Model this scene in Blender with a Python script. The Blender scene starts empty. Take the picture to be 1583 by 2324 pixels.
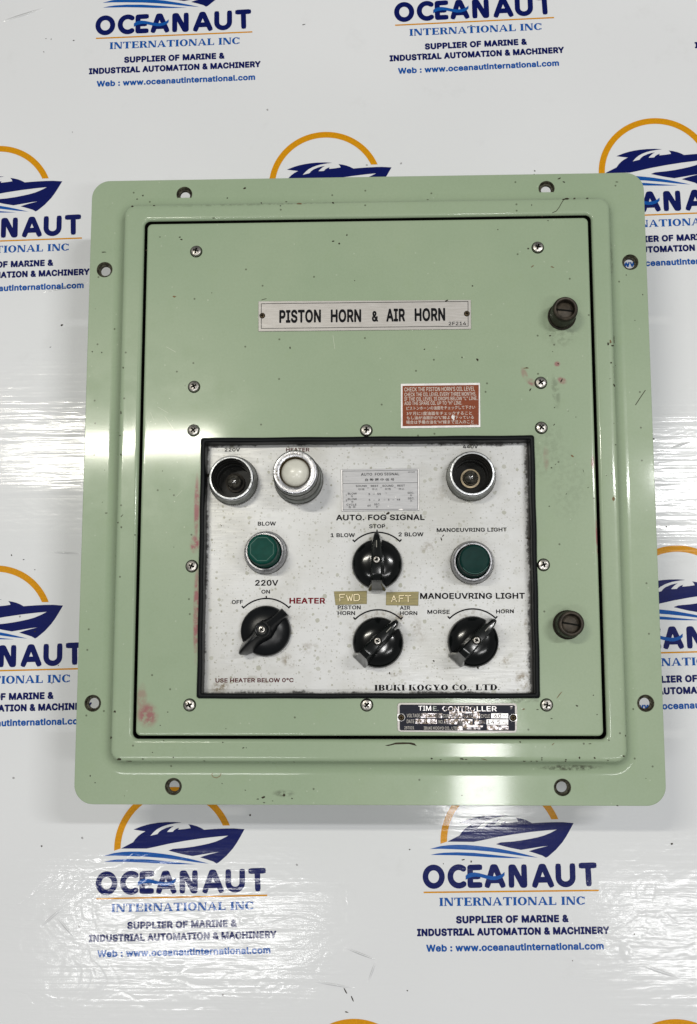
import bpy, math, random
from mathutils import Vector, Euler, Matrix
from mathutils.geometry import delaunay_2d_cdt

random.seed(7)
SC = bpy.context.scene
COL = SC.collection
R = math.radians
PI = math.pi

# ------------------------------------------------------------------ camera
CAM = Vector((0.01443, -0.11832, 0.71837))
CROT = Euler((0.13666, 0.03584, -0.00101), 'XYZ')
F, PX, PY = 2680.1, 791.5, 1162.0            # focal length and centre, in pixels of a 1583 x 2324 frame
cd = bpy.data.cameras.new("camera")
cam = bpy.data.objects.new("camera", cd)
COL.objects.link(cam)
cam.location = CAM
cam.rotation_euler = CROT
cd.sensor_fit = 'VERTICAL'
cd.sensor_height = 24.0
cd.lens = 24.0 * F / 2324.0
cd.clip_start = 0.01
cd.clip_end = 50
SC.camera = cam

# ------------------------------------------------------------------ colour management
SC.view_settings.view_transform = 'Standard'
SC.view_settings.look = 'None'
SC.view_settings.exposure = 0.0
SC.view_settings.gamma = 1.0

# ------------------------------------------------------------------ ambient light of the hall
W = bpy.data.worlds.new("World")
SC.world = W
W.use_nodes = True
wn, wl = W.node_tree.nodes, W.node_tree.links
bg = wn["Background"]
tc = wn.new("ShaderNodeTexCoord")
sp = wn.new("ShaderNodeSeparateXYZ")
cr = wn.new("ShaderNodeValToRGB")
wl.new(tc.outputs["Generated"], sp.inputs[0])
wl.new(sp.outputs["Z"], cr.inputs[0])
cr.color_ramp.elements[0].position = 0.0
cr.color_ramp.elements[0].color = (0.40, 0.40, 0.40, 1)
cr.color_ramp.elements[1].position = 0.9
cr.color_ramp.elements[1].color = (0.15, 0.152, 0.155, 1)
wl.new(cr.outputs[0], bg.inputs[0])
bg.inputs[1].default_value = 0.72


def at(x, y, z=0.0):
    """point on the level z seen at pixel x, y of the 1583 x 2324 frame"""
    d = CROT.to_matrix() @ Vector(((x - PX) / F, -(y - PY) / F, -1.0))
    t = (z - CAM.z) / d.z
    return CAM + d * t


def src(reg, x, y):
    ox, oy, s = reg
    return ((ox + x / s) / 1.43272, (oy + y / s) / 1.43272)


def ra(reg, x, y, z):
    return at(*src(reg, x, y), z)


BZ = -0.080          # level of the banner; the flange stands 80 mm above it on the back box


# ------------------------------------------------------------------ ceiling lamps (five fittings over the table)
LAMP_Z = 2.2


def ceiling_lamp(mx, my, sx, sy, watts, col=(1, 0.985, 0.95)):
    m = at(mx, my, 0.0)
    k = (CAM.z + LAMP_Z) / CAM.z
    ld = bpy.data.lights.new("ceiling_lamp", 'AREA')
    ld.shape = 'RECTANGLE'
    ld.size, ld.size_y = sx, sy
    ld.energy = watts
    ld.color = col
    o = bpy.data.objects.new("ceiling_lamp", ld)
    o.location = (CAM.x + (m.x - CAM.x) * k, CAM.y + (m.y - CAM.y) * k, LAMP_Z)
    COL.objects.link(o)


ceiling_lamp(235, 1010, 0.58, 0.045, 15.5, (1, 0.965, 0.86))
ceiling_lamp(1760, 1080, 0.58, 0.05, 16.5, (1, 0.998, 0.985))
ceiling_lamp(1090, 1725, 0.12, 0.30, 7.0, (1, 0.995, 0.98))
ceiling_lamp(400, 2130, 0.58, 0.10, 6.0, (1, 0.998, 0.99))
ceiling_lamp(1700, 2130, 0.58, 0.10, 6.0, (1, 0.998, 0.99))


# ------------------------------------------------------------------ node helpers
class NT:
    def __init__(s, name):
        s.m = bpy.data.materials.new(name)
        s.m.use_nodes = True
        s.n, s.l = s.m.node_tree.nodes, s.m.node_tree.links
        s.b = s.n["Principled BSDF"]

    def new(s, t, **kw):
        n = s.n.new(t)
        for k, v in kw.items():
            setattr(n, k, v)
        return n

    def put(s, sock, v):
        if hasattr(v, "links") or hasattr(v, "is_output"):
            s.l.new(v, sock)
        else:
            sock.default_value = v

    def math(s, op, a, b=None, clamp=False):
        n = s.new("ShaderNodeMath", operation=op)
        n.use_clamp = clamp
        s.put(n.inputs[0], a)
        if b is not None:
            s.put(n.inputs[1], b)
        return n.outputs[0]

    def pos(s, world=False):
        if world:
            return s.new("ShaderNodeNewGeometry").outputs["Position"]
        return s.new("ShaderNodeTexCoord").outputs["Object"]

    def mapping(s, v, scale=(1, 1, 1), loc=(0, 0, 0), rot=(0, 0, 0), typ='POINT'):
        n = s.new("ShaderNodeMapping", vector_type=typ)
        s.l.new(v, n.inputs[0])
        n.inputs["Location"].default_value = loc
        n.inputs["Rotation"].default_value = rot
        n.inputs["Scale"].default_value = scale
        return n.outputs[0]

    def noise(s, v, scale, detail=3, rough=0.55, dist=0.0):
        n = s.new("ShaderNodeTexNoise")
        s.l.new(v, n.inputs["Vector"])
        n.inputs["Scale"].default_value = scale
        n.inputs["Detail"].default_value = detail
        n.inputs["Roughness"].default_value = rough
        n.inputs["Distortion"].default_value = dist
        return n.outputs[0]

    def voro(s, v, scale, rnd=1.0):
        n = s.new("ShaderNodeTexVoronoi", voronoi_dimensions='2D')
        s.l.new(v, n.inputs["Vector"])
        n.inputs["Scale"].default_value = scale
        n.inputs["Randomness"].default_value = rnd
        return n.outputs["Distance"], n.outputs["Color"]

    def ramp(s, v, a, b, lo=0.0, hi=1.0):
        n = s.new("ShaderNodeMapRange", interpolation_type='SMOOTHSTEP')
        s.l.new(v, n.inputs[0])
        n.inputs[1].default_value, n.inputs[2].default_value = a, b
        n.inputs[3].default_value, n.inputs[4].default_value = lo, hi
        return n.outputs[0]

    def mix(s, f, a, b):
        n = s.new("ShaderNodeMix", data_type='RGBA')
        s.put(n.inputs[0], f)
        for sock, v in ((n.inputs[6], a), (n.inputs[7], b)):
            if isinstance(v, tuple):
                sock.default_value = (*v, 1)
            else:
                s.l.new(v, sock)
        return n.outputs[2]

    def bump(s, h, dist, strength=1.0):
        n = s.new("ShaderNodeBump")
        n.inputs["Strength"].default_value = strength
        n.inputs["Distance"].default_value = dist
        s.l.new(h, n.inputs["Height"])
        s.l.new(n.outputs[0], s.b.inputs["Normal"])

    def ellipse(s, v, cx, cy, rx, ry, ang=0.0, soft=0.6):
        """1 inside an ellipse on the surface, fading to 0 at its rim"""
        m = s.mapping(v, scale=(rx, ry, 1), loc=(cx, cy, 0), rot=(0, 0, ang), typ='TEXTURE')
        q = s.new("ShaderNodeSeparateXYZ")
        s.l.new(m, q.inputs[0])
        r = s.math('SQRT', s.math('ADD', s.math('POWER', s.math('ABSOLUTE', q.outputs[0]), 2.0),
                                  s.math('POWER', s.math('ABSOLUTE', q.outputs[1]), 2.0)))
        return s.ramp(r, 1.0, 1.0 - soft)

    def total(s, lst):
        o = lst[0]
        for v in lst[1:]:
            o = s.math('MAXIMUM', o, v)
        return o

    def set(s, **kw):
        names = dict(base="Base Color", rough="Roughness", metal="Metallic", coat="Coat Weight",
                     coatr="Coat Roughness", spec="Specular IOR Level", trans="Transmission Weight",
                     sss="Subsurface Weight")
        for k, v in kw.items():
            sock = s.b.inputs[names[k]]
            if isinstance(v, tuple):
                sock.default_value = (*v, 1)
            else:
                s.put(sock, v)
        return s.m


def simple(name, base, rough=0.5, metal=0.0, bump=None, var=0.0, **kw):
    t = NT(name)
    if var or bump:
        v = t.pos()
        n = t.noise(v, 260, 3)
    if var:
        d = tuple(max(0, c * (1 - var)) for c in base)
        u = tuple(min(1, c * (1 + var)) for c in base)
        t.set(base=t.mix(t.ramp(n, 0.3, 0.7), d, u))
    else:
        t.set(base=base)
    t.set(rough=rough, metal=metal, **kw)
    if bump:
        t.bump(n, bump)
    return t.m


# ------------------------------------------------------------------ painted sheet steel
def green_paint(name, stains=(), grime_shade=(), peel=0.000012):
    t = NT(name)
    v = t.pos()
    n1 = t.noise(v, 9, 3)
    n2 = t.noise(v, 60, 4)
    n3 = t.noise(v, 700, 2)
    base = t.mix(t.ramp(n1, 0.3, 0.7), (0.300, 0.385, 0.258), (0.330, 0.409, 0.278))
    base = t.mix(t.math('MULTIPLY', t.ramp(n2, 0.56, 0.8), 0.25), base, (0.285, 0.37, 0.21))
    base = t.mix(t.math('MULTIPLY', t.ramp(n3, 0.25, 0.75), 0.25), base, (0.27, 0.345, 0.225))
    # fine dark and light specks
    d, c = t.voro(v, 95)
    sel = t.new("ShaderNodeSeparateColor")
    t.l.new(c, sel.inputs[0])
    sp1 = t.math('MULTIPLY', t.ramp(d, 0.075, 0.035), t.math('GREATER_THAN', sel.outputs[0], 0.90))
    base = t.mix(t.math('MULTIPLY', sp1, 0.75), base, (0.06, 0.065, 0.035))
    d2, c2 = t.voro(t.mapping(v, loc=(3.1, 1.7, 0)), 150)
    sel2 = t.new("ShaderNodeSeparateColor")
    t.l.new(c2, sel2.inputs[0])
    sp2 = t.math('MULTIPLY', t.ramp(d2, 0.09, 0.04), t.math('GREATER_THAN', sel2.outputs[1], 0.95))
    base = t.mix(t.math('MULTIPLY', sp2, 0.35), base, (0.55, 0.60, 0.48))
    rough = t.ramp(n2, 0.3, 0.7, 0.26, 0.36)
    if grime_shade:
        g = t.total([t.math('MULTIPLY', t.ellipse(v, *q[:5]), q[5]) for q in grime_shade])
        gn = t.ramp(t.noise(v, 330, 5, 0.7), 0.40, 0.62)
        base = t.mix(t.math('MULTIPLY', g, gn), base, (0.055, 0.052, 0.035))
    if stains:
        g = t.total([t.math('MULTIPLY', t.ellipse(v, *q[:5]), q[5]) for q in stains])
        gn = t.ramp(t.noise(v, 210, 4, 0.65), 0.34, 0.58, 0.2, 1.0)
        base = t.mix(t.math('MULTIPLY', g, gn), base, (0.30, 0.095, 0.11))
    t.set(base=base, rough=rough, spec=0.18)
    t.set(coat=0.32, coatr=0.075)
    t.bump(t.math('ADD', t.noise(v, 420, 2), t.math('MULTIPLY', t.noise(v, 30, 2), 4.0)), peel)
    return t.m


def cxy(x, y, z=0.0158):
    p = at(x, y, z)
    return p.x, p.y


DM = 1 / 3800.0        # metres per pixel of the 1583-wide frame on the door


def st(x, y, rx, ry, ang, a):
    p = cxy(x, y)
    return (p[0], p[1], rx * DM, ry * DM, ang, a)


door_stains = [st(335, 1622, 30, 34, 0.2, 0.85), st(322, 1585, 16, 40, 0, .45),
               st(443, 1235, 14, 26, 0, 1.0), st(446, 1390, 9, 130, 0, .9), st(447, 1150, 8, 90, 0, 0.9),
               st(1209, 868, 22, 10, -.5, .9), st(1191, 850, 9, 22, .3, .45), st(1276, 864, 14, 10, -.5, .8),
               st(1265, 826, 9, 8, 0, .8), st(1240, 1040, 9, 34, 0, .35), st(1357, 1225, 5, 60, .03, .9),
               st(1346, 1050, 5, 22, 0, .8)]
door_grime_shade = [st(1240, 1020, 60, 90, 0, .16), st(1290, 1100, 60, 110, 0, .12), st(1262, 890, 12, 50, .1, .35),
              st(1275, 755, 48, 45, 0, .25), st(1285, 1430, 48, 40, 0, .22), st(1150, 1590, 100, 8, 0, .5)]  # the patches round the thumb screws paint in their cast shadows
GREEN_DOOR = green_paint("green_door_paint", door_stains, door_grime_shade)
GREEN_RIM = green_paint("green_frame_paint", (), [st(1300, 1745, 90, 9, 0, .8), st(1392, 580, 8, 60, 0, .6),
                                                 st(1396, 850, 6, 90, 0, .4), st(620, 462, 300, 5, .015, .35)])  # bands along the fillet: grime plus its shade, put into the colour
GREEN_FLANGE = green_paint("green_flange_paint", (),
                           [st(1290, 1752, 110, 12, 0, .9), st(640, 1805, 30, 10, 0, .5), st(1100, 1800, 40, 16, .3, .3),
                            st(1395, 560, 9, 90, 0, .7), st(1310, 437, 14, 7, -.4, .6), st(1405, 900, 8, 160, 0, .4)])  # bands beside the raised frame hold painted crease shade as well as dirt
CHIP = simple("bare_rust_chip", (0.035, 0.027, 0.017), 0.7, var=.3, spec=.15)
CHIP_BROWN = simple("brown_rust_chip", (0.17, 0.11, 0.05), 0.75, var=.3)
CHIP_LIGHT = simple("pale_scratch", (0.52, 0.57, 0.44), 0.45)
RAW = None


def raw_hole_metal():
    t = NT("worn_primer_metal")
    v = t.pos(True)
    n = t.noise(v, 420, 5, 0.7)
    n2 = t.noise(v, 900, 3, 0.7)
    b = t.mix(t.ramp(n, 0.38, 0.62), (0.014, 0.012, 0.007), (0.085, 0.08, 0.055))
    b = t.mix(t.ramp(n2, 0.6, 0.7), b, (0.22, 0.22, 0.17))
    t.set(base=b, rough=0.6, spec=.2)
    t.bump(n, 0.0003)
    return t.m


RAW = raw_hole_metal()
RUBBER = simple("black_rubber", (0.005, 0.006, 0.007), 0.45, bump=0.00004, spec=.12)
SEAL_SHADE = simple("seal_and_gap_shade", (0.006, 0.005, 0.004), 0.8, var=.4, spec=.1)  # near-black for the seal; also paints shade onto the gap walls
BLACK = simple("black_bakelite", (0.004, 0.005, 0.005), 0.15, spec=.4, bump=0.00001)
BLACK_DULL = simple("dull_black_plastic", (0.006, 0.007, 0.008), 0.30, spec=.25, bump=0.00002)
BLACK_GREY = simple("worn_grey_black_plastic", (0.05, 0.053, 0.045), 0.45, var=.3)
WELL = simple("black_socket_interior", (0.005, 0.005, 0.004), 0.35, bump=0.0001, spec=.15)
BEIGE = simple("brass_socket_rim", (0.42, 0.34, 0.22), 0.45, metal=0.3, var=.2)
INK = simple("black_ink", (0.005, 0.005, 0.007), 0.5, spec=.08)
DKRED = simple("dark_red_ink", (0.075, 0.004, 0.008), 0.5, spec=.1)
REDINK = simple("red_ink", (0.17, 0.004, 0.012), 0.5, spec=.1)
CROSS = simple("dark_recess", (0.005, 0.005, 0.004), 0.7, spec=.08)
WHITE_INK = simple("pale_ink", (0.62, 0.58, 0.52), 0.45)
POINTER = simple("engraved_pointer_paint", (0.24, 0.235, 0.20), 0.5, var=.3)
GREENCAP = simple("dark_green_button_plastic", (0.003, 0.054, 0.040), 0.45, var=.12, spec=.1)
GREENCAP2 = simple("deep_green_button_plastic", (0.003, 0.028, 0.024), 0.45, var=.12, spec=.1)
GREENEDGE = simple("light_green_edge", (0.03, 0.13, 0.10), 0.35)
LAMPWHITE = simple("milky_lamp_dome", (0.66, 0.65, 0.57), 0.35, coat=0.3, coatr=.16, var=.05)
GOLDRING = simple("yellowed_lamp_gap", (0.09, 0.055, 0.012), 0.5)
OLDTHUMB = simple("oxidised_thumb_screw", (0.020, 0.016, 0.011), 0.5, spec=.2, metal=0.2, var=.5, bump=.0001)
OLDTHUMB2 = simple("oxidised_screw_face", (0.045, 0.036, 0.026), 0.5, spec=.3, metal=0.2, var=.45, bump=.0001)


def chrome(name, base=(0.36, 0.36, 0.375), rough=0.18, dirt=0.55, dcol=(0.05, 0.045, 0.035), sc=340, lo=.54, hi=.68):
    t = NT(name)
    v = t.pos(True)
    n = t.noise(v, sc, 5, 0.7)
    m = t.math('MULTIPLY', t.ramp(n, lo, hi), dirt)
    t.set(base=t.mix(m, base, dcol), metal=t.math('SUBTRACT', 1.0, t.math('MULTIPLY', m, .6)),
          rough=t.ramp(n, .3, .7, rough, rough + .25))
    t.bump(n, 0.00006)
    return t.m


CHROME = chrome("tarnished_chrome")
CHROME2 = chrome("scratched_nickel", (0.42, 0.43, 0.44), 0.24, .5)
DARKCHROME = chrome("dark_grey_chrome", (0.17, 0.18, 0.165), 0.22, .5)
KNURL = chrome("grimy_knurled_metal", (0.10, 0.10, 0.085), 0.30, .8)
SCREWM = chrome("screw_steel", (0.34, 0.325, 0.30), 0.20, .7, sc=600, lo=.5, hi=.7)
BRASSY = chrome("small_rusty_screw", (0.10, 0.075, 0.045), 0.5, .8)


# ------------------------------------------------------------------ satin instrument plate
def plate_material():
    t = NT("satin_instrument_plate")
    v = t.pos()
    base = (0.64, 0.645, 0.625)
    n1 = t.noise(v, 25, 4, .6)
    c = t.mix(t.ramp(n1, 0.35, 0.7), (0.56, 0.565, 0.565), (0.48, 0.48, 0.46))
    # corroded spots in three sizes
    for sc, r0, thr, col, amt, off in ((140, .20, .45, (0.30, 0.30, 0.235), .75, 0.0),
                                       (300, .24, .50, (0.26, 0.255, 0.20), .8, 2.3),
                                       (620, .26, .62, (0.20, 0.19, 0.15), .7, 5.1)):
        w = t.mapping(v, loc=(off, off, 0))
        nz = t.noise(w, sc * 2.3, 3, .6)
        d, cc = t.voro(w, sc)
        s3 = t.new("ShaderNodeSeparateColor")
        t.l.new(cc, s3.inputs[0])
        dd = t.math('ADD', d, t.math('MULTIPLY', t.math('SUBTRACT', nz, 0.5), 0.28))
        rad = t.math('MULTIPLY', s3.outputs[1], r0)
        m = t.math('MULTIPLY', t.math('LESS_THAN', dd, rad), t.math('GREATER_THAN', s3.outputs[0], thr))
        c = t.mix(t.math('MULTIPLY', m, t.math('MULTIPLY', s3.outputs[2], amt)), c, col)
    # brown smears
    smears = []
    for (x, y, rx, ry, a, k) in ((858, 1398, 55, 16, 0, .75), (905, 1400, 22, 12, -.4, .9), (1075, 1392, 60, 14, 0, .45),
                                 (655, 1500, 26, 18, -.6, .75), (700, 1470, 30, 20, .2, .4), (1150, 1500, 16, 12, .6, .6),
                                 (975, 1240, 30, 22, .3, .5), (1000, 1120, 30, 26, 0, .3), (895, 1530, 26, 8, .1, .75),
                                 (500, 1560, 28, 20, .5, .95), (1190, 1545, 22, 34, .8, .9), (560, 1540, 60, 10, 0, .4),
                                 (800, 1430, 20, 40, 0, .3), (950, 1430, 24, 50, .3, .3), (900, 1350, 26, 12, -.5, .4),
                                 (640, 1400, 60, 30, 0, .3), (1195, 1420, 8, 22, 0, .8)):
        p = cxy(x, y, 0.008)
        smears.append(t.math('MULTIPLY', t.ellipse(v, p[0], p[1], rx * DM, ry * DM, a, .8), k))
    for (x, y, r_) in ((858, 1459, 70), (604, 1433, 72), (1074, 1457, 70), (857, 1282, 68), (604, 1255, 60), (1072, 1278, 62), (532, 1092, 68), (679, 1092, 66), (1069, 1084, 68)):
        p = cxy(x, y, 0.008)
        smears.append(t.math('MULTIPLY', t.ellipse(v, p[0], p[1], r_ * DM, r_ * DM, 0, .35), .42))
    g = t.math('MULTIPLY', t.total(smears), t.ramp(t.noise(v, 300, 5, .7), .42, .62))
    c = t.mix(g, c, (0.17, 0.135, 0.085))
    # black grime creeping in from the rubber edge
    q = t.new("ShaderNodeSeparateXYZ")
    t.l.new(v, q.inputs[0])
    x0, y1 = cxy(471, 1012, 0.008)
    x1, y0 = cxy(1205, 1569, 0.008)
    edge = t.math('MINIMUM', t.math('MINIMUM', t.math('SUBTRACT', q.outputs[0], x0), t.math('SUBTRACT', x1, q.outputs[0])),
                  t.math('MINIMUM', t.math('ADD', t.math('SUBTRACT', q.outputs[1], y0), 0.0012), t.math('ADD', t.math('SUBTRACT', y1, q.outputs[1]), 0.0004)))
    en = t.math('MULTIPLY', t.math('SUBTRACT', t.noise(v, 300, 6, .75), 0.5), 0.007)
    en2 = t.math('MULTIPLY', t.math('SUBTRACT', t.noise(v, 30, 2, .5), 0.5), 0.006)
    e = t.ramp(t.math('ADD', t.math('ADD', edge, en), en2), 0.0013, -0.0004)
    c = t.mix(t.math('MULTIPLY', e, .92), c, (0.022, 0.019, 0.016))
    hz = t.noise(t.mapping(v, scale=(1, 14, 1)), 90, 4, .6)
    t.set(base=c, rough=t.ramp(hz, .3, .7, .30, .42), metal=t.math("MULTIPLY", t.math("SUBTRACT", 1.0, e), .22), spec=.25)
    t.bump(t.math('ADD', hz, t.noise(v, 500, 2)), 0.00003)
    return t.m


PLATE = plate_material()


def nameplate_silver(name, a, b, rough=.42, metal=.35, spec=.4):
    t = NT(name)
    v = t.pos()
    hz = t.noise(t.mapping(v, scale=(1, 9, 1)), 120, 4, .6)
    sp_ = t.noise(v, 300, 5, .7)
    c = t.mix(t.ramp(hz, .3, .7), a, b)
    c = t.mix(t.math('MULTIPLY', t.ramp(sp_, .62, .74), .6), c, tuple(k * .45 for k in b))
    t.set(base=c, rough=rough, metal=metal, spec=spec)
    t.bump(hz, .00002)
    return t.m


SILVER = nameplate_silver("brushed_silver_plate", (0.47, 0.45, 0.43), (0.40, 0.38, 0.355))
SILVER2 = nameplate_silver("brushed_grey_plate", (0.42, 0.42, 0.43), (0.36, 0.36, 0.37))
SILVEREDGE = simple("bright_plate_edge", (0.66, 0.64, 0.63), 0.35, metal=.5, var=.1)
RUSTRED = nameplate_silver("rust_red_enamel", (0.25, 0.066, 0.028), (0.21, 0.05, 0.022), .45, 0, .12)
BRASSTAG = nameplate_silver("tarnished_brass_tag", (0.27, 0.23, 0.10), (0.19, 0.165, 0.08), .4, .3, .3)
BRASSLINE = simple("bright_brass_line", (0.70, 0.60, 0.38), 0.35, metal=.4)
BRASSDARK = simple("dark_brass_offset", (0.07, 0.05, 0.015), 0.5)
NAVYPL = nameplate_silver("navy_black_enamel", (0.007, 0.008, 0.018), (0.012, 0.014, 0.026), .4, 0, .12)


def worn_silver():
    t = NT("worn_silver_patch")
    v = t.pos()
    n = t.noise(v, 480, 4, .6)
    n2 = t.noise(v, 200, 3, .6)
    c = t.mix(t.ramp(n, .44, .56), (0.10, 0.07, 0.045), (0.62, 0.58, 0.60))
    c = t.mix(t.ramp(n2, .56, .62), c, (0.03, 0.025, 0.025))
    t.set(base=c, rough=.3, metal=.4)
    return t.m


WORN = worn_silver()


# ------------------------------------------------------------------ glossy vinyl banner: one relief shared by cloth and print
def vinyl(name, ink=None):
    t = NT(name)
    v = t.pos(True)
    # drawn-out horizontal ribs of the backing cloth
    ribs = t.noise(t.mapping(v, scale=(12, 250, 1)), 1.0, 2, .5)
    ribs2 = t.noise(t.mapping(v, scale=(50, 900, 1), loc=(1, 2, 0)), 1.0, 2, .5)
    thread = t.noise(t.mapping(v, scale=(1500, 260, 1)), 1.0, 1, .5)
    mid = t.noise(t.mapping(v, scale=(18, 34, 1)), 1.0, 4, .55, 1.2)
    wav = t.noise(t.mapping(v, scale=(1.6, 9, 1)), 1.0, 2, .5)
    ridg = t.new("ShaderNodeMath", operation='ABSOLUTE')
    t.l.new(t.math('SUBTRACT', t.noise(t.mapping(v, loc=(.4, .9, 0), scale=(22, 30, 1)), 1.0, 3, .5, .8), .5), ridg.inputs[0])
    # where the sheet is roughest: left of the box and along the bottom
    zones = []
    for (x, y, rx, ry, a, k) in ((60, 950, 300, 190, 0, 1.0), (60, 1080, 260, 60, 0, .8), (300, 2130, 760, 240, 0, 1.0),
                                 (1590, 1090, 170, 260, 0, .9), (1560, 2120, 330, 260, 0, .9), (150, 1990, 520, 110, 0, .8),
                                 (1090, 1850, 300, 60, 0, .4)):
        p = cxy(x, y, BZ)
        zones.append(t.math('MULTIPLY', t.ellipse(v, p[0], p[1], rx / 3360, ry / 3360, a, .7), k))
    patch = t.ramp(t.noise(t.mapping(v, scale=(9, 26, 1)), 1.0, 4, .6, .5), .34, .62, .25, 1.0)
    z = t.math('MULTIPLY', t.total(zones), patch)
    zm = t.math('MULTIPLY', t.total(zones[2:3] + zones[4:6]), patch)
    zr = t.math('ADD', t.math('MULTIPLY', z, .85), .16)
    h = t.math('MULTIPLY', ribs, t.math('MULTIPLY', zr, 1.0))
    h = t.math('ADD', h, t.math('MULTIPLY', ribs2, t.math('MULTIPLY', zr, .14)))
    h = t.math('ADD', h, t.math('MULTIPLY', thread, .045))
    h = t.math('ADD', h, t.math('MULTIPLY', mid, t.math('ADD', t.math('MULTIPLY', zm, 1.1), .55)))
    h = t.math('ADD', h, t.math('MULTIPLY', wav, 6.0))
    h = t.math('SUBTRACT', h, t.math('MULTIPLY', t.ramp(ridg.outputs[0], 0, .06, 1, 0), t.math('MULTIPLY', zm, .35)))
    for (x, y, rx, ry, a, k) in ((52, 34, 62, 3.5, .31, 6), (150, 652, 60, 4, .22, 7), (40, 600, 45, 3, .12, 3), (240, 1168, 30, 3, .1, 5),
                                 (150, 1255, 40, 2.5, -.05, 4), (820, 2165, 40, 3, -.35, 5), (845, 2205, 26, 3, 1.2, 4), (760, 2235, 50, 3, -.15, 4),
                                 (230, 738, 14, 4, .8, 5), (1545, 1010, 26, 3, .3, 4), (1500, 2205, 44, 4, -.3, 4), (1420, 2160, 14, 26, .2, 2.5),
                                 (120, 2080, 34, 3.5, .7, 4), (150, 2105, 30, 3.5, -.8, 4)):
        p = cxy(x, y, BZ)
        h = t.math('ADD', h, t.math('MULTIPLY', t.ellipse(v, p[0], p[1], rx / 3360, ry / 3360, a, .9), k * .6))
    smudge = t.noise(v, 30, 5, .7)
    tone = t.noise(v, 5, 2, .5)
    if ink is None:
        c = t.mix(t.ramp(tone, .35, .65), (0.755, 0.765, 0.78), (0.785, 0.795, 0.81))
        c = t.mix(t.math('MULTIPLY', t.ramp(smudge, .58, .78), .10), c, (0.42, 0.42, 0.40))
        d, cc = t.voro(v, 42)
        s3 = t.new("ShaderNodeSeparateColor")
        t.l.new(cc, s3.inputs[0])
        m = t.math('MULTIPLY', t.math('LESS_THAN', t.math('ADD', d, t.math('MULTIPLY', t.noise(v, 700, 2), .05)), .055),
                   t.math('GREATER_THAN', s3.outputs[0], .965))
        c = t.mix(t.math('MULTIPLY', m, .65), c, (0.16, 0.15, 0.15))
    else:
        dk = tuple(k * .82 for k in ink)
        c = t.mix(t.ramp(t.noise(v, 900, 2), .3, .7), dk, ink)
    t.set(base=c, rough=0.4, spec=0.06, coat=0.5, coatr=0.10)
    bn = t.new("ShaderNodeBump")
    bn.inputs["Strength"].default_value = 1.0
    bn.inputs["Distance"].default_value = 0.00022
    t.l.new(h, bn.inputs["Height"])
    t.l.new(bn.outputs[0], t.b.inputs["Normal"])
    t.l.new(bn.outputs[0], t.b.inputs["Coat Normal"])
    return t.m


VINYL = vinyl("white_vinyl")
NAVY = vinyl("navy_print", (0.0008, 0.006, 0.105))
BLUE = vinyl("blue_print", (0.004, 0.095, 0.40))
ORANGE = vinyl("orange_print", (0.72, 0.31, 0.002))


# ------------------------------------------------------------------ mesh helpers
class MB:
    def __init__(s):
        s.v, s.f, s.m = [], [], []

    def add(s, vs, fs, mi=0):
        o = len(s.v)
        s.v += [tuple(p) for p in vs]
        for f in fs:
            s.f.append(tuple(i + o for i in f))
            s.m.append(mi)

    def loft(s, loops, mi=0, cap=None, capmi=None):
        n = len(loops[0])
        vs = [p for l in loops for p in l]
        fs = []
        for k in range(len(loops) - 1):
            for i in range(n):
                j = (i + 1) % n
                fs.append((k * n + i, k * n + j, (k + 1) * n + j, (k + 1) * n + i))
        s.add(vs, fs, mi)
        if cap:
            s.add(loops[-1], [tuple(range(n))], mi if capmi is None else capmi)

    def lathe(s, prof, seg=64, mi=0, cx=0, cy=0, cap=False, capmi=None):
        """prof: (r, z) or (r, z, knurl depth)"""
        loops = []
        for q in prof:
            k = q[2] if len(q) > 2 else 0
            l = []
            for i in range(seg):
                a = 2 * PI * i / seg
                r = q[0] - (k if i % 2 else 0)
                l.append((cx + r * math.cos(a), cy + r * math.sin(a), q[1]))
            loops.append(l)
        s.loft(loops, mi, cap, capmi)

    def box(s, x0, y0, z0, x1, y1, z1, mi=0):
        vs = [(x0, y0, z0), (x1, y0, z0), (x1, y1, z0), (x0, y1, z0), (x0, y0, z1), (x1, y0, z1), (x1, y1, z1), (x0, y1, z1)]
        s.add(vs, [(0, 3, 2, 1), (4, 5, 6, 7), (0, 1, 5, 4), (1, 2, 6, 5), (2, 3, 7, 6), (3, 0, 4, 7)], mi)

    def flat(s, loops, z=0.0, mi=0, holes=()):
        """union of closed outlines (x, y) laid at height z, minus holes"""
        pts, edges, faces = [], [], []
        for l in list(loops) + list(holes):
            o = len(pts)
            if sum(l[i - 1][0] * l[i][1] - l[i][0] * l[i - 1][1] for i in range(len(l))) < 0:
                l = l[::-1]
            pts += [Vector((p[0] * 1000, p[1] * 1000)) for p in l]
            faces.append(list(range(o, o + len(l))))
        r = delaunay_2d_cdt(pts, [], faces, 0, 1e-5, True)
        nl = len(loops)
        vs = [(p.x / 1000, p.y / 1000, z) for p in r[0]]
        fs = []
        for f, orig in zip(r[2], r[5]):
            if orig and all(i < nl for i in orig):
                fs.append(tuple(f))
        s.add(vs, fs, mi)

    def build(s, name, mats, parent=None, smooth=True, angle=35, loc=None, merge=True):
        me = bpy.data.meshes.new(name)
        me.from_pydata(s.v, [], s.f)
        for m in (mats if isinstance(mats, (list, tuple)) else [mats]):
            me.materials.append(m)
        me.polygons.foreach_set("material_index", s.m)
        me.update()
        if merge:
            import bmesh
            b = bmesh.new()
            b.from_mesh(me)
            bmesh.ops.remove_doubles(b, verts=b.verts, dist=1e-7)
            b.to_mesh(me)
            b.free()
        if smooth:
            me.polygons.foreach_set("use_smooth", [True] * len(me.polygons))
            me.set_sharp_from_angle(angle=R(angle))
        o = bpy.data.objects.new(name, me)
        COL.objects.link(o)
        o.parent = parent
        if loc is not None:
            o.location = loc
        return o


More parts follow.
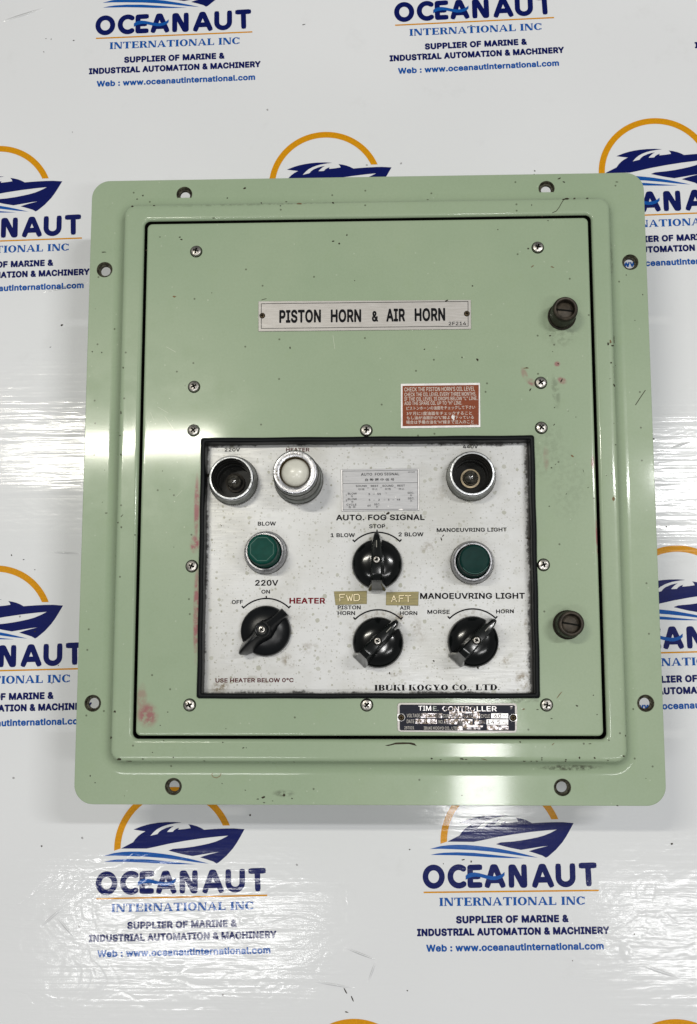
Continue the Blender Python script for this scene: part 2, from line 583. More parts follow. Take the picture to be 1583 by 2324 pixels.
def rr(x0, y0, x1, y1, r, z, n=8):
    out = []
    for (cx, cy, a0) in ((x1 - r, y1 - r, 0), (x0 + r, y1 - r, 90), (x0 + r, y0 + r, 180), (x1 - r, y0 + r, 270)):
        for i in range(n + 1):
            a = R(a0 + 90 * i / n)
            out.append((cx + r * math.cos(a), cy + r * math.sin(a), z))
    return out


def circ(cx, cy, r, n=40, ry=None):
    ry = ry or r
    return [(cx + r * math.cos(2 * PI * i / n), cy + ry * math.sin(2 * PI * i / n)) for i in range(n)]


def capsule(a, b, w, n=8):
    """outline of a round-ended stroke of half width w"""
    ax, ay = a
    bx, by = b
    t = math.atan2(by - ay, bx - ax)
    out = []
    for i in range(n + 1):
        q = t + PI / 2 + PI * i / n
        out.append((ax + w * math.cos(q), ay + w * math.sin(q)))
    for i in range(n + 1):
        q = t - PI / 2 + PI * i / n
        out.append((bx + w * math.cos(q), by + w * math.sin(q)))
    return out


def bar(a, b, w):
    dx, dy = b[0] - a[0], b[1] - a[1]
    L = math.hypot(dx, dy) or 1
    nx, ny = -dy / L * w, dx / L * w
    return [(a[0] + nx, a[1] + ny), (a[0] - nx, a[1] - ny), (b[0] - nx, b[1] - ny), (b[0] + nx, b[1] + ny)]


def band(pts, w, closed=False):
    """an outline of constant half width along a polyline"""
    n = len(pts)
    l, r_ = [], []
    for i in range(n):
        p = pts[max(i - 1, 0)]
        q = pts[min(i + 1, n - 1)]
        dx, dy = q[0] - p[0], q[1] - p[1]
        L = math.hypot(dx, dy) or 1
        nx, ny = -dy / L * w, dx / L * w
        l.append((pts[i][0] + nx, pts[i][1] + ny))
        r_.append((pts[i][0] - nx, pts[i][1] - ny))
    return l + r_[::-1]


def blob(cx, cy, rx, ry, ang=0.0, n=11, j=.32):
    out = []
    for i in range(n):
        a = 2 * PI * i / n
        k = 1 + random.uniform(-j, j)
        x, y = rx * k * math.cos(a), ry * k * math.sin(a)
        out.append((cx + x * math.cos(ang) - y * math.sin(ang), cy + x * math.sin(ang) + y * math.cos(ang)))
    return out


def empty(name, loc=(0, 0, 0), parent=None):
    o = bpy.data.objects.new(name, None)
    o.empty_display_size = 0.02
    o.location = loc
    COL.objects.link(o)
    o.parent = parent
    return o


# ------------------------------------------------------------------ lettering
_caps = {}
# outlines of a plain sans alphabet: advance and closed contours in 1/1000 em
GLYPHS = {
    '"': (321, ['78,318 70,509 136,509 128,318', '193,318 185,509 250,509 243,318']),
    '&': (447, ['197,-7 165,-5 136,1 110,12 88,26 69,42 54,62 43,84 36,108 34,133 36,154 40,173 47,189 58,205 70,220 85,235 140,279 216,335 237,352 255,375 259,384 261,394 262,405 260,420 255,434 245,445 233,454 219,459 201,461 189,460 178,457 168,453 159,447 151,440 145,431 141,421 138,411 137,399 138,386 141,375 145,363 169,327 204,284 438,0 364,0 171,231 121,293 108,310 96,327 87,344 81,361 77,379 75,398 77,420 82,440 91,458 102,474 117,488 134,499 154,507 176,512 200,513 224,512 246,507 266,499 283,488 297,475 308,459 317,442 322,424 324,404 323,389 320,375 315,362 309,349 301,336 291,325 256,293 154,217 135,202 121,188 110,174 103,161 98,146 97,131 98,115 102,101 109,87 118,76 130,66 143,57 158,51 175,48 193,46 213,48 232,52 251,59 269,69 286,81 301,95 315,112 327,131 336,151 343,174 348,198 349,224 408,224 406,194 403,167 397,144 389,124 380,107 371,92 345,62 333,47 315,30 294,17 271,7 246,-1 221,-5']),
    "'": (206, ['78,318 70,509 136,509 128,318']),
    ',': (187, ['38,-119 68,71 137,71 84,-119']),
    '-': (453, ['337,244 337,188 114,188 114,244']),
    '.': (187, ['95,-4 83,-3 73,1 63,9 55,18 51,29 50,41 51,53 55,64 63,73 73,81 83,85 95,87 107,85 118,81 128,73 135,64 140,53 141,41 140,29 135,18 128,9 118,1 107,-3']),
    '0': (453, ['227,-7 191,-3 158,7 130,24 105,48 85,77 69,113 60,144 53,178 49,214 48,254 49,294 53,330 60,364 69,395 85,431 106,461 130,484 159,502 191,512 227,516 262,512 295,502 323,484 348,461 368,431 384,395 393,364 400,330 404,294 405,254 404,214 400,178 393,144 384,113 368,77 348,48 323,24 295,7 263,-3', '227,50 250,52 271,60 290,74 306,92 320,116 330,144 338,176 342,213 344,254 342,295 338,332 330,365 320,393 306,416 290,435 271,449 250,457 227,460 203,457 182,449 163,435 147,416 134,393 123,365 115,332 111,295 109,254 111,213 115,176 123,144 134,116 147,92 163,74 182,60 203,52']),
    '1': (453, ['76,0 76,55 391,55 391,0', '276,509 276,0 212,0 212,448 209,448 86,358 86,427 198,509']),
    '2': (453, ['64,0 64,47 234,229 282,282 294,298 303,312 311,327 316,341 319,356 320,371 319,389 315,405 308,419 298,431 287,441 273,449 258,455 241,458 224,460 205,458 188,454 172,447 159,438 148,427 139,413 132,398 128,381 127,362 66,362 68,391 75,418 86,442 102,464 121,482 143,496 168,507 196,513 225,516 254,513 281,507 306,497 328,482 346,465 361,445 372,423 379,398 381,372 380,354 377,336 371,318 363,299 351,280 336,259 267,180 153,60 153,57 389,57 389,0']),
    '3': (453, ['218,-7 188,-5 159,1 133,10 108,22 88,38 70,57 57,79 48,104 44,132 109,132 112,115 118,100 126,87 137,76 150,66 165,59 182,54 200,51 219,50 239,51 258,55 275,61 291,69 304,80 315,93 323,108 328,125 329,145 328,163 323,180 316,196 306,211 292,223 275,234 254,241 229,246 201,248 157,248 157,299 288,448 288,452 70,452 70,509 372,509 372,461 211,278 211,289 247,290 279,286 308,276 333,262 354,244 371,222 383,198 391,173 393,145 390,116 383,90 370,66 354,45 333,27 309,12 281,2 251,-5']),
    '4': (453, ['40,105 40,158 247,509 311,509 109,166 109,163 413,163 413,105', '282,0 282,121 282,146 282,318 343,318 343,0']),
    '5': (453, ['221,-7 192,-5 165,1 140,11 118,25 99,41 83,60 71,82 63,105 60,130 122,130 125,115 130,102 138,89 148,78 160,68 173,60 188,54 204,51 221,50 241,51 259,56 276,64 291,75 304,89 314,104 322,122 326,141 328,162 326,183 321,203 314,221 303,237 290,251 275,262 257,270 238,275 218,277 201,276 184,273 167,268 152,262 139,255 128,246 67,253 96,509 366,509 366,452 151,452 134,301 136,301 148,311 162,318 178,325 194,330 212,333 229,334 252,332 274,328 294,321 313,311 330,299 345,285 358,269 370,251 379,231 386,210 390,187 391,163 388,132 381,102 369,76 352,52 332,32 309,15 282,3 253,-4']),
    '6': (453, ['226,-7 196,-4 168,3 142,15 119,31 100,51 84,74 73,101 66,130 64,162 65,187 71,212 80,239 93,268 112,302 137,340 252,509 322,509 151,261 145,261 151,270 157,279 165,288 174,295 184,302 196,307 208,311 221,313 235,314 265,312 291,305 316,295 337,280 355,262 370,240 380,215 387,187 389,157 387,127 379,98 368,73 352,50 333,30 310,14 284,3 257,-4', '226,48 245,50 263,55 279,63 293,73 304,86 314,101 322,119 326,137 327,157 326,178 322,196 314,213 304,228 293,241 279,251 263,259 245,264 226,265 207,264 190,259 174,252 160,241 148,229 138,214 131,197 126,179 125,158 126,138 131,119 138,102 148,86 160,73 174,63 190,55 207,50']),
    '7': (453, ['97,0 323,448 323,452 62,452 62,509 391,509 391,449 165,0']),
    '8': (453, ['226,-7 193,-5 163,1 136,11 111,25 91,42 74,62 62,84 54,109 52,135 53,156 58,176 65,195 75,212 87,228 101,241 117,252 134,260 153,265 153,267 129,276 109,289 93,308 80,330 73,354 70,380 73,405 79,429 90,450 106,469 124,485 146,498 170,508 197,514 226,516 255,514 282,508 306,498 328,485 346,469 361,450 373,429 379,405 382,380 379,354 372,330 359,308 343,289 323,276 300,267 300,265 319,260 335,252 351,241 365,228 377,212 387,195 395,176 399,156 401,135 398,109 391,84 378,62 362,42 341,25 317,11 289,1 259,-5', '226,49 248,50 267,54 285,60 300,69 313,79 323,91 331,106 335,121 337,139 335,157 330,173 322,189 312,202 298,213 283,223 265,230 247,234 226,235 206,234 187,230 169,223 154,213 140,202 130,189 122,173 117,157 115,139 117,121 121,106 129,91 139,79 152,69 167,60 185,54 205,50', '226,290 244,291 260,294 274,300 287,308 298,318 307,330 314,344 318,359 319,376 318,392 314,407 308,420 299,432 288,442 275,449 260,455 244,459 226,460 208,459 192,455 177,449 164,442 153,432 145,420 138,407 134,392 133,376 134,359 138,344 145,330 154,318 165,308 178,300 193,294 209,291']),
    '9': (453, ['226,516 256,513 285,506 310,494 333,478 352,458 368,434 380,408 387,378 389,347 387,322 382,296 373,270 359,240 340,207 315,168 200,0 130,0 301,248 307,248 302,238 295,229 287,221 278,214 268,207 257,202 245,198 232,195 218,195 188,197 161,203 137,214 116,229 98,247 83,269 72,294 66,321 64,352 66,382 73,411 85,436 101,459 120,479 143,494 168,506 196,513', '226,460 207,459 190,454 174,446 160,435 148,423 138,407 131,390 127,372 125,352 127,331 131,313 138,295 148,280 160,268 174,257 190,250 207,245 226,243 245,245 263,249 279,257 293,267 305,280 314,295 322,312 326,330 327,350 326,371 322,390 314,407 305,422 293,435 279,446 263,454 245,459']),
    ':': (187, ['95,-4 83,-3 73,1 63,9 55,18 51,29 50,41 51,53 55,64 63,73 73,81 83,85 95,87 107,85 118,81 128,73 135,64 140,53 141,41 140,29 135,18 128,9 118,1 107,-3', '95,271 83,272 73,277 63,284 55,294 51,304 50,316 51,328 55,339 63,349 73,356 83,360 95,362 107,360 118,356 128,349 135,339 140,328 141,316 140,304 135,294 128,284 118,277 107,272']),
    'A': (479, ['16,0 201,509 276,509 463,0 395,0 287,302 264,372 232,478 245,478 213,371 191,302 85,0', '110,142 110,199 370,199 370,142']),
    'B': (456, ['60,0 60,509 241,509 274,507 304,501 329,491 350,477 367,461 381,442 390,421 396,398 398,374 397,353 393,336 387,320 378,307 368,295 356,286 343,278 329,272 315,267 315,262 331,260 347,254 363,245 378,234 391,220 402,203 411,184 416,161 418,136 416,111 410,88 400,67 386,48 368,31 344,18 317,8 284,2 247,0', '125,57 245,57 281,60 309,67 330,80 344,96 353,115 355,137 354,153 350,169 342,184 333,197 320,209 306,218 289,225 269,229 248,231 125,231', '125,285 238,285 256,287 273,290 288,296 302,304 314,314 323,326 330,340 335,355 336,372 333,393 326,412 313,429 294,442 270,449 240,452 125,452']),
    'C': (510, ['267,-7 235,-5 205,1 177,11 150,25 126,42 104,63 86,88 70,115 57,146 48,179 42,215 40,254 42,293 48,329 57,362 70,393 86,421 104,445 126,466 150,484 177,498 205,508 235,514 267,516 293,514 317,511 340,504 362,496 383,485 402,471 419,456 435,438 448,418 459,397 467,373 473,348 408,348 404,365 397,380 389,395 380,407 369,418 357,428 344,437 330,444 315,449 300,453 284,455 267,456 237,453 209,445 184,432 161,414 141,391 125,364 113,332 106,295 103,254 106,213 113,177 125,145 141,117 161,94 184,76 210,63 237,56 267,53 284,54 300,56 315,60 330,65 344,72 357,81 369,90 380,102 389,114 397,128 404,144 408,160 473,160 467,135 459,112 448,91 435,71 420,53 402,38 383,24 363,13 341,5 317,-2 293,-6']),
    'D': (502, ['219,0 96,0 96,57 215,57 254,60 288,68 318,81 343,99 363,122 379,149 390,181 397,216 399,255 397,294 390,329 379,361 364,388 344,410 320,428 291,441 258,449 221,452 93,452 93,509 225,509 261,507 294,501 325,492 353,478 385,455 412,426 433,391 446,361 455,329 460,293 462,255 460,217 455,181 446,149 433,119 417,92 398,68 376,48 351,31 322,17 291,8 256,2', '125,509 125,0 60,0 60,509']),
    'E': (418, ['60,0 60,509 372,509 372,452 125,452 125,286 355,286 355,229 125,229 125,57 375,57 375,0']),
    'F': (410, ['60,0 60,509 369,509 369,452 125,452 125,278 346,278 346,221 125,221 125,0']),
    'G': (520, ['269,-7 236,-5 205,1 176,11 149,25 125,43 104,64 85,88 69,116 57,146 47,179 42,215 40,254 42,293 47,329 57,362 69,393 85,421 103,445 125,466 149,484 175,498 203,508 233,514 265,516 291,514 316,510 340,504 363,494 384,483 403,469 421,453 436,436 449,416 460,395 468,373 474,349 408,349 402,365 395,379 387,393 378,406 368,417 356,427 344,436 330,443 315,448 300,453 283,455 265,456 236,453 209,445 183,432 160,414 141,392 125,364 113,332 106,295 103,254 106,213 113,177 125,145 141,117 161,95 184,76 210,63 238,56 269,53 296,55 322,61 345,71 365,85 382,102 396,123 407,147 413,173 415,202 434,199 283,199 283,256 478,256 478,200 475,160 466,124 451,91 431,62 406,38 377,19 344,5 308,-4']),
    'H': (517, ['60,0 60,509 125,509 125,289 392,289 392,509 457,509 457,0 392,0 392,232 125,232 125,0']),
    'I': (300, ['31,0 31,57 118,57 118,452 31,452 31,509 269,509 269,452 183,452 183,57 269,57 269,0']),
    'J': (396, ['185,-7 143,-2 106,11 75,33 57,55 44,81 36,111 33,145 33,173 98,173 98,145 100,117 108,93 122,74 139,61 160,53 185,50 209,53 230,61 248,74 261,93 269,117 272,145 272,509 336,509 336,145 334,111 326,81 313,55 294,33 263,11 227,-2']),
    'K': (466, ['104,145 104,216 139,261 174,303 212,344 364,509 448,509 231,276 228,276', '60,0 60,509 125,509 125,334 124,225 125,193 125,0', '372,0 188,259 228,309 449,0']),
    'L': (393, ['60,0 60,509 125,509 125,57 361,57 361,0']),
    'M': (628, ['60,0 60,509 152,509 277,187 287,159 299,123 311,84 322,49 307,49 318,83 330,121 342,158 352,187 476,509 568,509 568,0 504,0 504,291 504,327 505,369 506,413 507,457 513,457 498,409 482,363 467,322 456,291 342,0 286,0 170,291 159,321 145,361 129,408 112,457 119,457 120,416 121,372 122,328 122,291 122,0']),
    'N': (523, ['60,0 60,509 136,509 343,183 363,151 388,107 414,55 405,54 401,108 399,157 399,195 399,509 463,509 463,0 387,0 202,290 177,331 148,381 108,452 119,454 122,384 124,328 125,291 125,0']),
    'O': (533, ['267,-7 235,-5 205,1 177,11 150,25 126,42 105,63 86,88 70,115 57,146 48,179 42,215 40,254 42,293 48,329 57,362 70,393 86,421 105,445 126,466 150,484 177,498 205,508 235,514 267,516 299,514 329,508 357,498 384,484 408,466 429,445 448,421 464,393 477,362 486,329 491,293 493,254 491,215 486,179 477,146 464,115 448,88 429,63 408,42 384,25 357,11 329,1 299,-5', '267,53 296,55 324,63 349,76 372,94 392,116 408,144 420,176 428,213 430,254 428,295 420,332 408,365 392,392 372,415 349,433 324,446 296,453 267,456 237,453 210,445 184,433 161,415 142,392 125,364 113,332 106,295 103,254 106,213 113,176 125,144 142,117 161,94 184,76 210,63 237,55']),
    'P': (444, ['60,0 60,509 235,509 272,506 305,499 332,487 356,471 375,452 390,430 400,404 407,377 409,348 407,318 400,291 390,265 375,243 356,223 332,207 305,195 272,188 235,186 109,186 109,242 233,242 257,244 279,248 297,256 312,266 324,279 333,294 339,310 343,328 344,348 343,367 339,385 333,402 324,416 312,428 297,439 279,446 257,451 232,452 125,452 125,0']),
    'Q': (533, ['245,159 313,159 369,85 384,65 468,-48 401,-48 346,27 331,46', '267,-7 235,-5 205,1 177,11 150,25 126,42 105,63 86,88 70,115 57,146 48,179 42,215 40,254 42,293 48,329 57,362 70,393 86,421 105,445 126,466 150,484 177,498 205,508 235,514 267,516 299,514 329,508 357,498 384,484 408,466 429,445 448,421 464,393 477,362 486,329 491,293 493,254 491,215 486,179 477,146 464,115 448,88 429,63 408,42 384,25 357,11 329,1 299,-5', '267,53 296,55 324,63 349,76 372,94 392,116 408,144 420,176 428,213 430,254 428,295 420,332 408,365 392,392 372,415 349,433 324,446 296,453 267,456 237,453 210,445 184,433 161,415 142,392 125,364 113,332 106,295 103,254 106,213 113,176 125,144 142,117 161,94 184,76 210,63 237,55']),
    'R': (449, ['60,0 60,509 236,509 273,506 305,500 333,489 356,473 376,455 390,433 401,408 407,381 409,352 407,323 401,296 390,271 376,250 356,232 333,217 305,206 273,200 236,198 96,198 96,255 234,255 258,256 280,260 298,267 313,276 325,287 334,300 340,316 344,333 345,352 344,371 340,389 334,405 325,419 313,430 298,440 279,446 258,451 233,452 125,452 125,0', '353,0 230,229 303,229 428,0']),
    'S': (446, ['224,-9 188,-7 156,-1 128,9 102,23 81,40 64,60 51,83 42,109 38,137 104,137 108,118 114,102 123,88 136,76 150,66 166,59 185,53 204,50 224,49 246,50 267,54 286,60 303,69 317,79 329,92 338,106 344,122 346,139 344,154 340,168 332,179 322,189 310,197 296,205 245,222 184,239 145,253 112,269 86,289 67,313 56,341 52,372 54,400 62,425 75,448 92,468 113,484 138,498 165,508 195,514 227,516 259,514 289,508 316,498 340,484 360,468 377,449 390,427 398,403 401,378 337,378 332,402 320,421 302,437 280,449 254,456 225,459 204,457 185,454 167,448 152,440 139,430 129,418 121,405 117,391 115,376 117,359 122,345 131,334 142,324 155,315 169,308 212,293 264,279 312,264 328,256 344,248 359,238 372,226 384,213 395,198 402,180 407,161 408,139 406,112 399,87 386,64 370,43 349,25 323,11 294,0 261,-7']),
    'T': (448, ['32,452 32,509 417,509 417,452 257,452 257,0 193,0 193,452']),
    'U': (517, ['259,-8 220,-6 186,2 154,15 126,33 103,55 85,80 71,108 63,140 60,173 60,509 124,509 124,178 126,155 132,133 141,113 153,95 169,80 187,68 208,59 232,53 259,52 285,53 309,59 331,68 349,80 364,95 377,113 385,133 391,155 393,178 393,509 457,509 457,173 454,140 446,108 433,80 414,55 391,33 363,15 332,2 297,-6']),
    'V': (479, ['204,0 16,509 84,509 192,206 215,137 248,31 235,31 267,138 290,206 395,509 463,509 278,0']),
    'W': (686, ['155,0 16,509 82,509 163,196 175,145 187,94 197,40 189,40 200,94 211,145 224,196 306,509 380,509 462,196 474,145 486,94 497,40 488,40 499,94 510,145 523,196 603,509 670,509 530,0 455,0 368,323 351,391 336,475 350,475 335,395 318,323 230,0']),
    'X': (474, ['18,0 217,284 217,236 29,509 104,509 178,400 204,361 223,329 243,292 232,292 252,329 272,361 298,400 374,509 446,509 259,239 259,287 456,0 382,0 292,129 268,165 250,195 230,231 244,231 225,196 206,166 182,129 91,0']),
    'Y': (472, ['203,0 203,208 16,509 91,509 192,344 222,292 250,230 224,230 251,293 280,344 381,509 455,509 268,208 268,0']),
    'Z': (438, ['42,0 42,46 273,385 306,431 341,476 348,454 285,452 223,452 40,452 40,509 397,509 397,462 169,129 134,81 97,33 90,54 152,57 214,57 399,57 399,0']),
    'a': (389, ['160,-9 137,-7 115,-3 94,5 76,15 60,29 48,45 38,63 32,84 30,108 32,128 36,146 43,161 53,174 64,184 78,193 92,200 108,206 125,211 178,220 234,227 247,229 257,231 265,235 271,240 274,246 276,255 276,257 275,272 272,285 267,297 260,307 251,315 240,322 227,327 212,330 196,331 178,330 163,327 149,322 137,316 127,309 118,301 110,292 104,283 100,274 41,291 51,313 64,331 79,346 95,358 114,368 133,375 153,380 173,383 194,384 239,379 255,375 271,369 286,360 300,350 312,336 322,320 330,301 335,278 337,251 337,0 277,0 277,52 272,52 252,25 242,16 229,8 215,1 199,-4 181,-7', '170,45 192,47 211,51 228,59 242,68 254,80 263,93 270,108 274,122 276,138 276,190 259,182 231,176 200,171 175,168 134,159 122,153 112,147 103,139 97,130 93,118 92,105 93,93 96,82 102,72 109,64 119,57 130,52 142,48 156,46']),
    'b': (424, ['229,-8 208,-7 189,-3 172,4 159,12 147,21 138,31 118,59 112,59 112,0 53,0 53,509 114,509 114,319 118,319 137,346 147,355 158,364 171,373 188,379 207,383 229,384 259,382 287,374 313,361 335,342 354,320 370,293 381,261 388,227 390,189 388,151 381,116 370,84 355,57 336,34 313,16 288,3 260,-6', '220,47 242,49 262,55 279,66 294,80 306,97 316,117 323,139 327,163 328,189 327,215 323,239 316,261 307,281 295,298 280,311 262,322 243,328 220,330 198,328 178,322 161,312 147,299 134,282 125,263 118,241 114,216 113,189 114,162 118,138 125,115 135,95 147,78 162,65 179,55 198,49']),
    'c': (395, ['207,-8 174,-5 144,3 117,16 93,35 72,58 56,85 44,116 37,150 34,187 37,225 44,260 56,291 72,318 93,341 117,360 144,374 174,382 207,384 226,384 243,381 260,377 276,371 291,364 305,356 318,346 330,335 340,322 349,308 356,293 362,277 303,262 290,289 270,311 242,325 207,330 184,328 163,321 145,310 130,296 118,278 108,258 102,236 98,212 96,187 98,163 102,139 108,117 118,97 130,80 145,66 163,55 184,49 207,46 243,52 271,66 292,89 304,117 363,102 357,86 350,70 341,56 331,43 319,32 306,21 292,12 277,5 261,-1 244,-5 226,-7']),
    'd': (424, ['195,-8 165,-6 137,3 111,16 89,34 70,57 55,84 43,116 36,151 34,189 36,227 43,261 55,293 70,320 89,342 112,361 137,374 165,382 196,384 218,383 237,379 253,373 267,364 278,355 287,346 306,319 311,319 311,509 372,509 372,0 313,0 313,59 307,59 287,31 277,21 266,12 252,4 236,-3 217,-7', '205,47 226,49 246,55 263,65 278,78 290,95 299,115 306,138 310,162 312,189 310,216 306,241 300,263 290,282 278,299 263,312 246,322 227,328 205,330 182,328 162,322 145,311 130,298 118,281 108,261 102,239 98,215 96,189 98,163 102,139 109,117 118,97 130,80 145,66 162,55 182,49']),
    'e': (404, ['212,-8 177,-5 145,3 117,16 92,35 72,58 56,85 44,116 37,150 34,187 36,224 44,258 55,290 71,317 91,340 115,359 142,373 172,382 205,384 226,383 246,380 266,374 285,366 303,355 319,341 334,324 347,305 357,282 365,256 370,227 371,194 371,169 75,169 75,221 338,221 310,202 308,226 304,248 298,269 288,286 277,301 263,314 246,323 227,328 205,330 183,328 164,323 146,313 131,301 119,286 109,270 102,251 97,231 96,211 96,178 98,151 102,127 110,106 121,88 135,73 151,61 169,53 190,48 212,46 227,47 241,49 254,53 265,58 276,65 285,73 294,82 300,93 306,105 365,91 358,72 348,55 335,39 320,26 302,14 283,4 261,-3 237,-7']),
    'g': (425, ['207,-151 180,-149 156,-146 134,-140 114,-132 97,-122 82,-110 70,-97 59,-84 51,-69 101,-41 122,-66 131,-74 142,-82 154,-88 169,-93 187,-96 207,-97 236,-95 261,-87 282,-75 298,-58 308,-34 311,-6 311,68 306,68 287,41 277,32 266,23 252,16 236,10 217,6 195,5 165,7 138,14 113,27 90,43 71,65 55,90 43,120 36,154 34,191 36,229 43,263 55,293 71,320 90,342 112,361 138,374 166,382 196,384 218,383 237,379 253,373 267,365 279,356 288,346 308,319 313,319 313,379 372,379 372,-9 370,-40 363,-67 350,-90 334,-109 314,-124 291,-136 265,-144 237,-149', '205,59 227,61 246,66 264,75 278,87 290,103 300,121 307,142 311,166 312,193 311,219 307,242 300,264 291,283 279,299 264,312 247,322 227,328 205,330 182,328 163,322 145,312 130,298 118,282 109,262 102,241 98,218 96,193 98,167 102,144 109,123 118,104 131,88 145,76 163,66 183,61']),
    'h': (410, ['114,227 114,0 53,0 53,509 114,509 114,287 102,287 116,319 132,344 152,362 175,374 200,382 227,384 252,383 275,377 295,369 313,356 328,340 341,321 350,298 355,271 357,240 357,0 296,0 296,235 293,263 286,286 273,304 256,318 235,326 210,329 192,328 176,324 161,317 147,308 136,297 126,283 119,266 115,248']),
    'i': (166, ['53,0 53,379 114,379 114,0', '84,443 73,444 63,448 54,455 47,463 43,472 41,483 43,494 47,504 54,512 63,518 73,522 84,524 95,522 105,518 114,512 121,504 125,494 126,483 125,472 121,463 114,455 105,448 95,444']),
    'k': (380, ['110,137 110,212 121,212 284,379 360,379 184,199 177,199', '53,0 53,509 114,509 114,0', '294,0 148,186 191,229 372,0']),
    'l': (189, ['139,-2 112,0 91,8 74,20 62,37 55,59 53,84 53,509 114,509 114,99 114,83 117,71 120,62 126,57 135,53 146,52 160,53 170,54 181,3 162,-1']),
    'm': (609, ['53,0 53,379 112,379 112,295 108,295 114,314 122,331 132,346 144,358 158,368 172,376 187,382 203,385 219,386 245,383 268,375 287,361 303,342 314,320 321,295 312,295 318,312 326,329 337,343 350,356 364,366 381,375 398,381 417,385 437,386 458,385 478,380 497,372 514,361 529,346 541,328 550,307 555,283 557,255 557,0 496,0 496,254 493,279 485,298 473,313 456,323 438,329 419,330 402,329 387,326 374,320 363,312 353,302 345,290 340,277 336,263 335,247 335,0 274,0 274,260 272,280 265,297 253,311 238,322 220,328 199,330 185,329 171,326 158,320 145,312 135,302 126,289 119,274 115,257 114,238 114,0']),
    'n': (409, ['114,227 114,0 53,0 53,379 112,379 112,287 102,287 116,319 132,344 152,362 175,374 200,382 227,384 252,383 275,377 295,369 313,356 328,340 341,321 350,298 355,271 357,240 357,0 296,0 296,235 293,263 286,286 273,304 256,318 235,326 210,329 192,328 176,324 161,317 147,308 136,297 126,283 119,266 115,248']),
    'o': (415, ['207,-8 174,-5 144,3 117,16 93,35 72,58 56,85 44,116 37,150 34,187 37,225 44,260 56,291 72,318 93,341 117,360 144,374 174,382 207,384 241,382 271,374 299,360 323,341 343,318 359,291 371,260 379,225 381,187 379,150 371,116 359,85 343,58 323,35 299,16 271,3 241,-5', '207,46 231,49 252,55 270,66 285,80 298,97 307,117 314,139 318,163 319,187 318,212 314,236 307,258 298,278 285,296 270,310 252,321 231,328 207,330 184,328 163,321 145,310 130,296 118,278 108,258 102,236 98,212 96,187 98,163 102,139 108,117 118,97 130,80 145,66 163,55 184,49']),
    'r': (259, ['53,0 53,379 112,379 112,321 115,321 124,339 137,354 152,367 171,377 191,383 213,385 229,384 243,384 243,322 230,324 207,326 190,324 174,321 159,315 146,306 135,296 126,284 119,269 115,254 114,237 114,0']),
    's': (365, ['182,-8 157,-7 133,-3 112,3 93,12 76,24 62,38 50,54 41,73 36,94 94,107 101,87 111,72 124,60 141,52 160,47 181,45 206,47 227,53 244,62 258,74 265,88 268,103 266,115 262,126 254,136 243,144 229,150 212,155 149,170 118,180 92,192 72,208 58,227 50,249 47,274 49,295 55,314 65,332 79,347 95,360 115,370 137,378 161,383 187,384 212,383 234,379 254,372 271,363 286,352 299,339 309,324 318,308 324,290 268,277 262,291 254,304 243,316 228,325 210,331 187,333 166,331 147,326 131,317 119,305 111,292 109,277 110,264 115,253 124,243 136,235 152,229 172,223 229,209 261,200 287,187 306,171 320,153 328,131 331,107 329,85 323,65 312,47 298,31 281,18 260,6 236,-2 210,-7']),
    't': (227, ['204,379 204,327 6,327 6,379', '65,471 126,471 126,98 127,83 130,70 136,61 144,55 156,51 170,50 185,51 202,54 213,2 192,-3 168,-4 138,-1 113,7 92,21 77,41 68,64 65,93']),
    'u': (410, ['182,-5 158,-3 135,2 115,11 97,23 82,39 69,59 60,82 54,109 53,139 53,379 114,379 114,144 116,117 124,94 137,75 154,61 175,53 200,50 218,51 234,55 249,62 263,71 274,83 283,97 290,113 295,132 296,153 296,379 357,379 357,0 298,0 298,92 307,92 294,60 277,35 257,17 234,5 209,-3']),
    'v': (389, ['163,0 17,379 84,379 165,155 187,87 206,21 184,21 203,87 224,155 305,379 371,379 226,0']),
    'w': (567, ['138,0 23,379 87,379 133,214 154,137 175,41 165,41 186,135 206,214 252,379 316,379 362,214 382,136 402,41 391,41 413,135 434,214 480,379 545,379 429,0 368,0 319,172 305,225 291,280 277,338 291,338 277,280 263,225 248,172 199,0']),
    'z': (380, ['42,0 42,46 254,320 254,323 48,323 48,379 333,379 333,331 126,60 126,56 339,56 339,0']),
    '°': (316, ['158,283 138,285 119,290 101,298 84,310 70,324 59,340 50,358 45,377 43,397 45,418 50,437 59,455 70,472 84,486 101,497 119,506 138,511 158,513 179,511 198,506 216,497 232,486 246,472 257,455 266,437 271,418 273,397 271,377 266,358 257,340 246,324 232,310 216,298 198,290 179,285', '158,334 170,335 180,338 190,343 199,349 207,357 213,366 218,376 221,386 222,397 221,409 218,420 213,430 207,439 199,446 190,453 180,458 170,461 158,462 147,461 136,458 126,453 117,446 109,439 103,430 98,420 96,409 95,397 96,386 98,376 103,366 109,357 117,349 126,343 136,338 147,335']),
    ' ': (187, []),
}



_glyph = {}


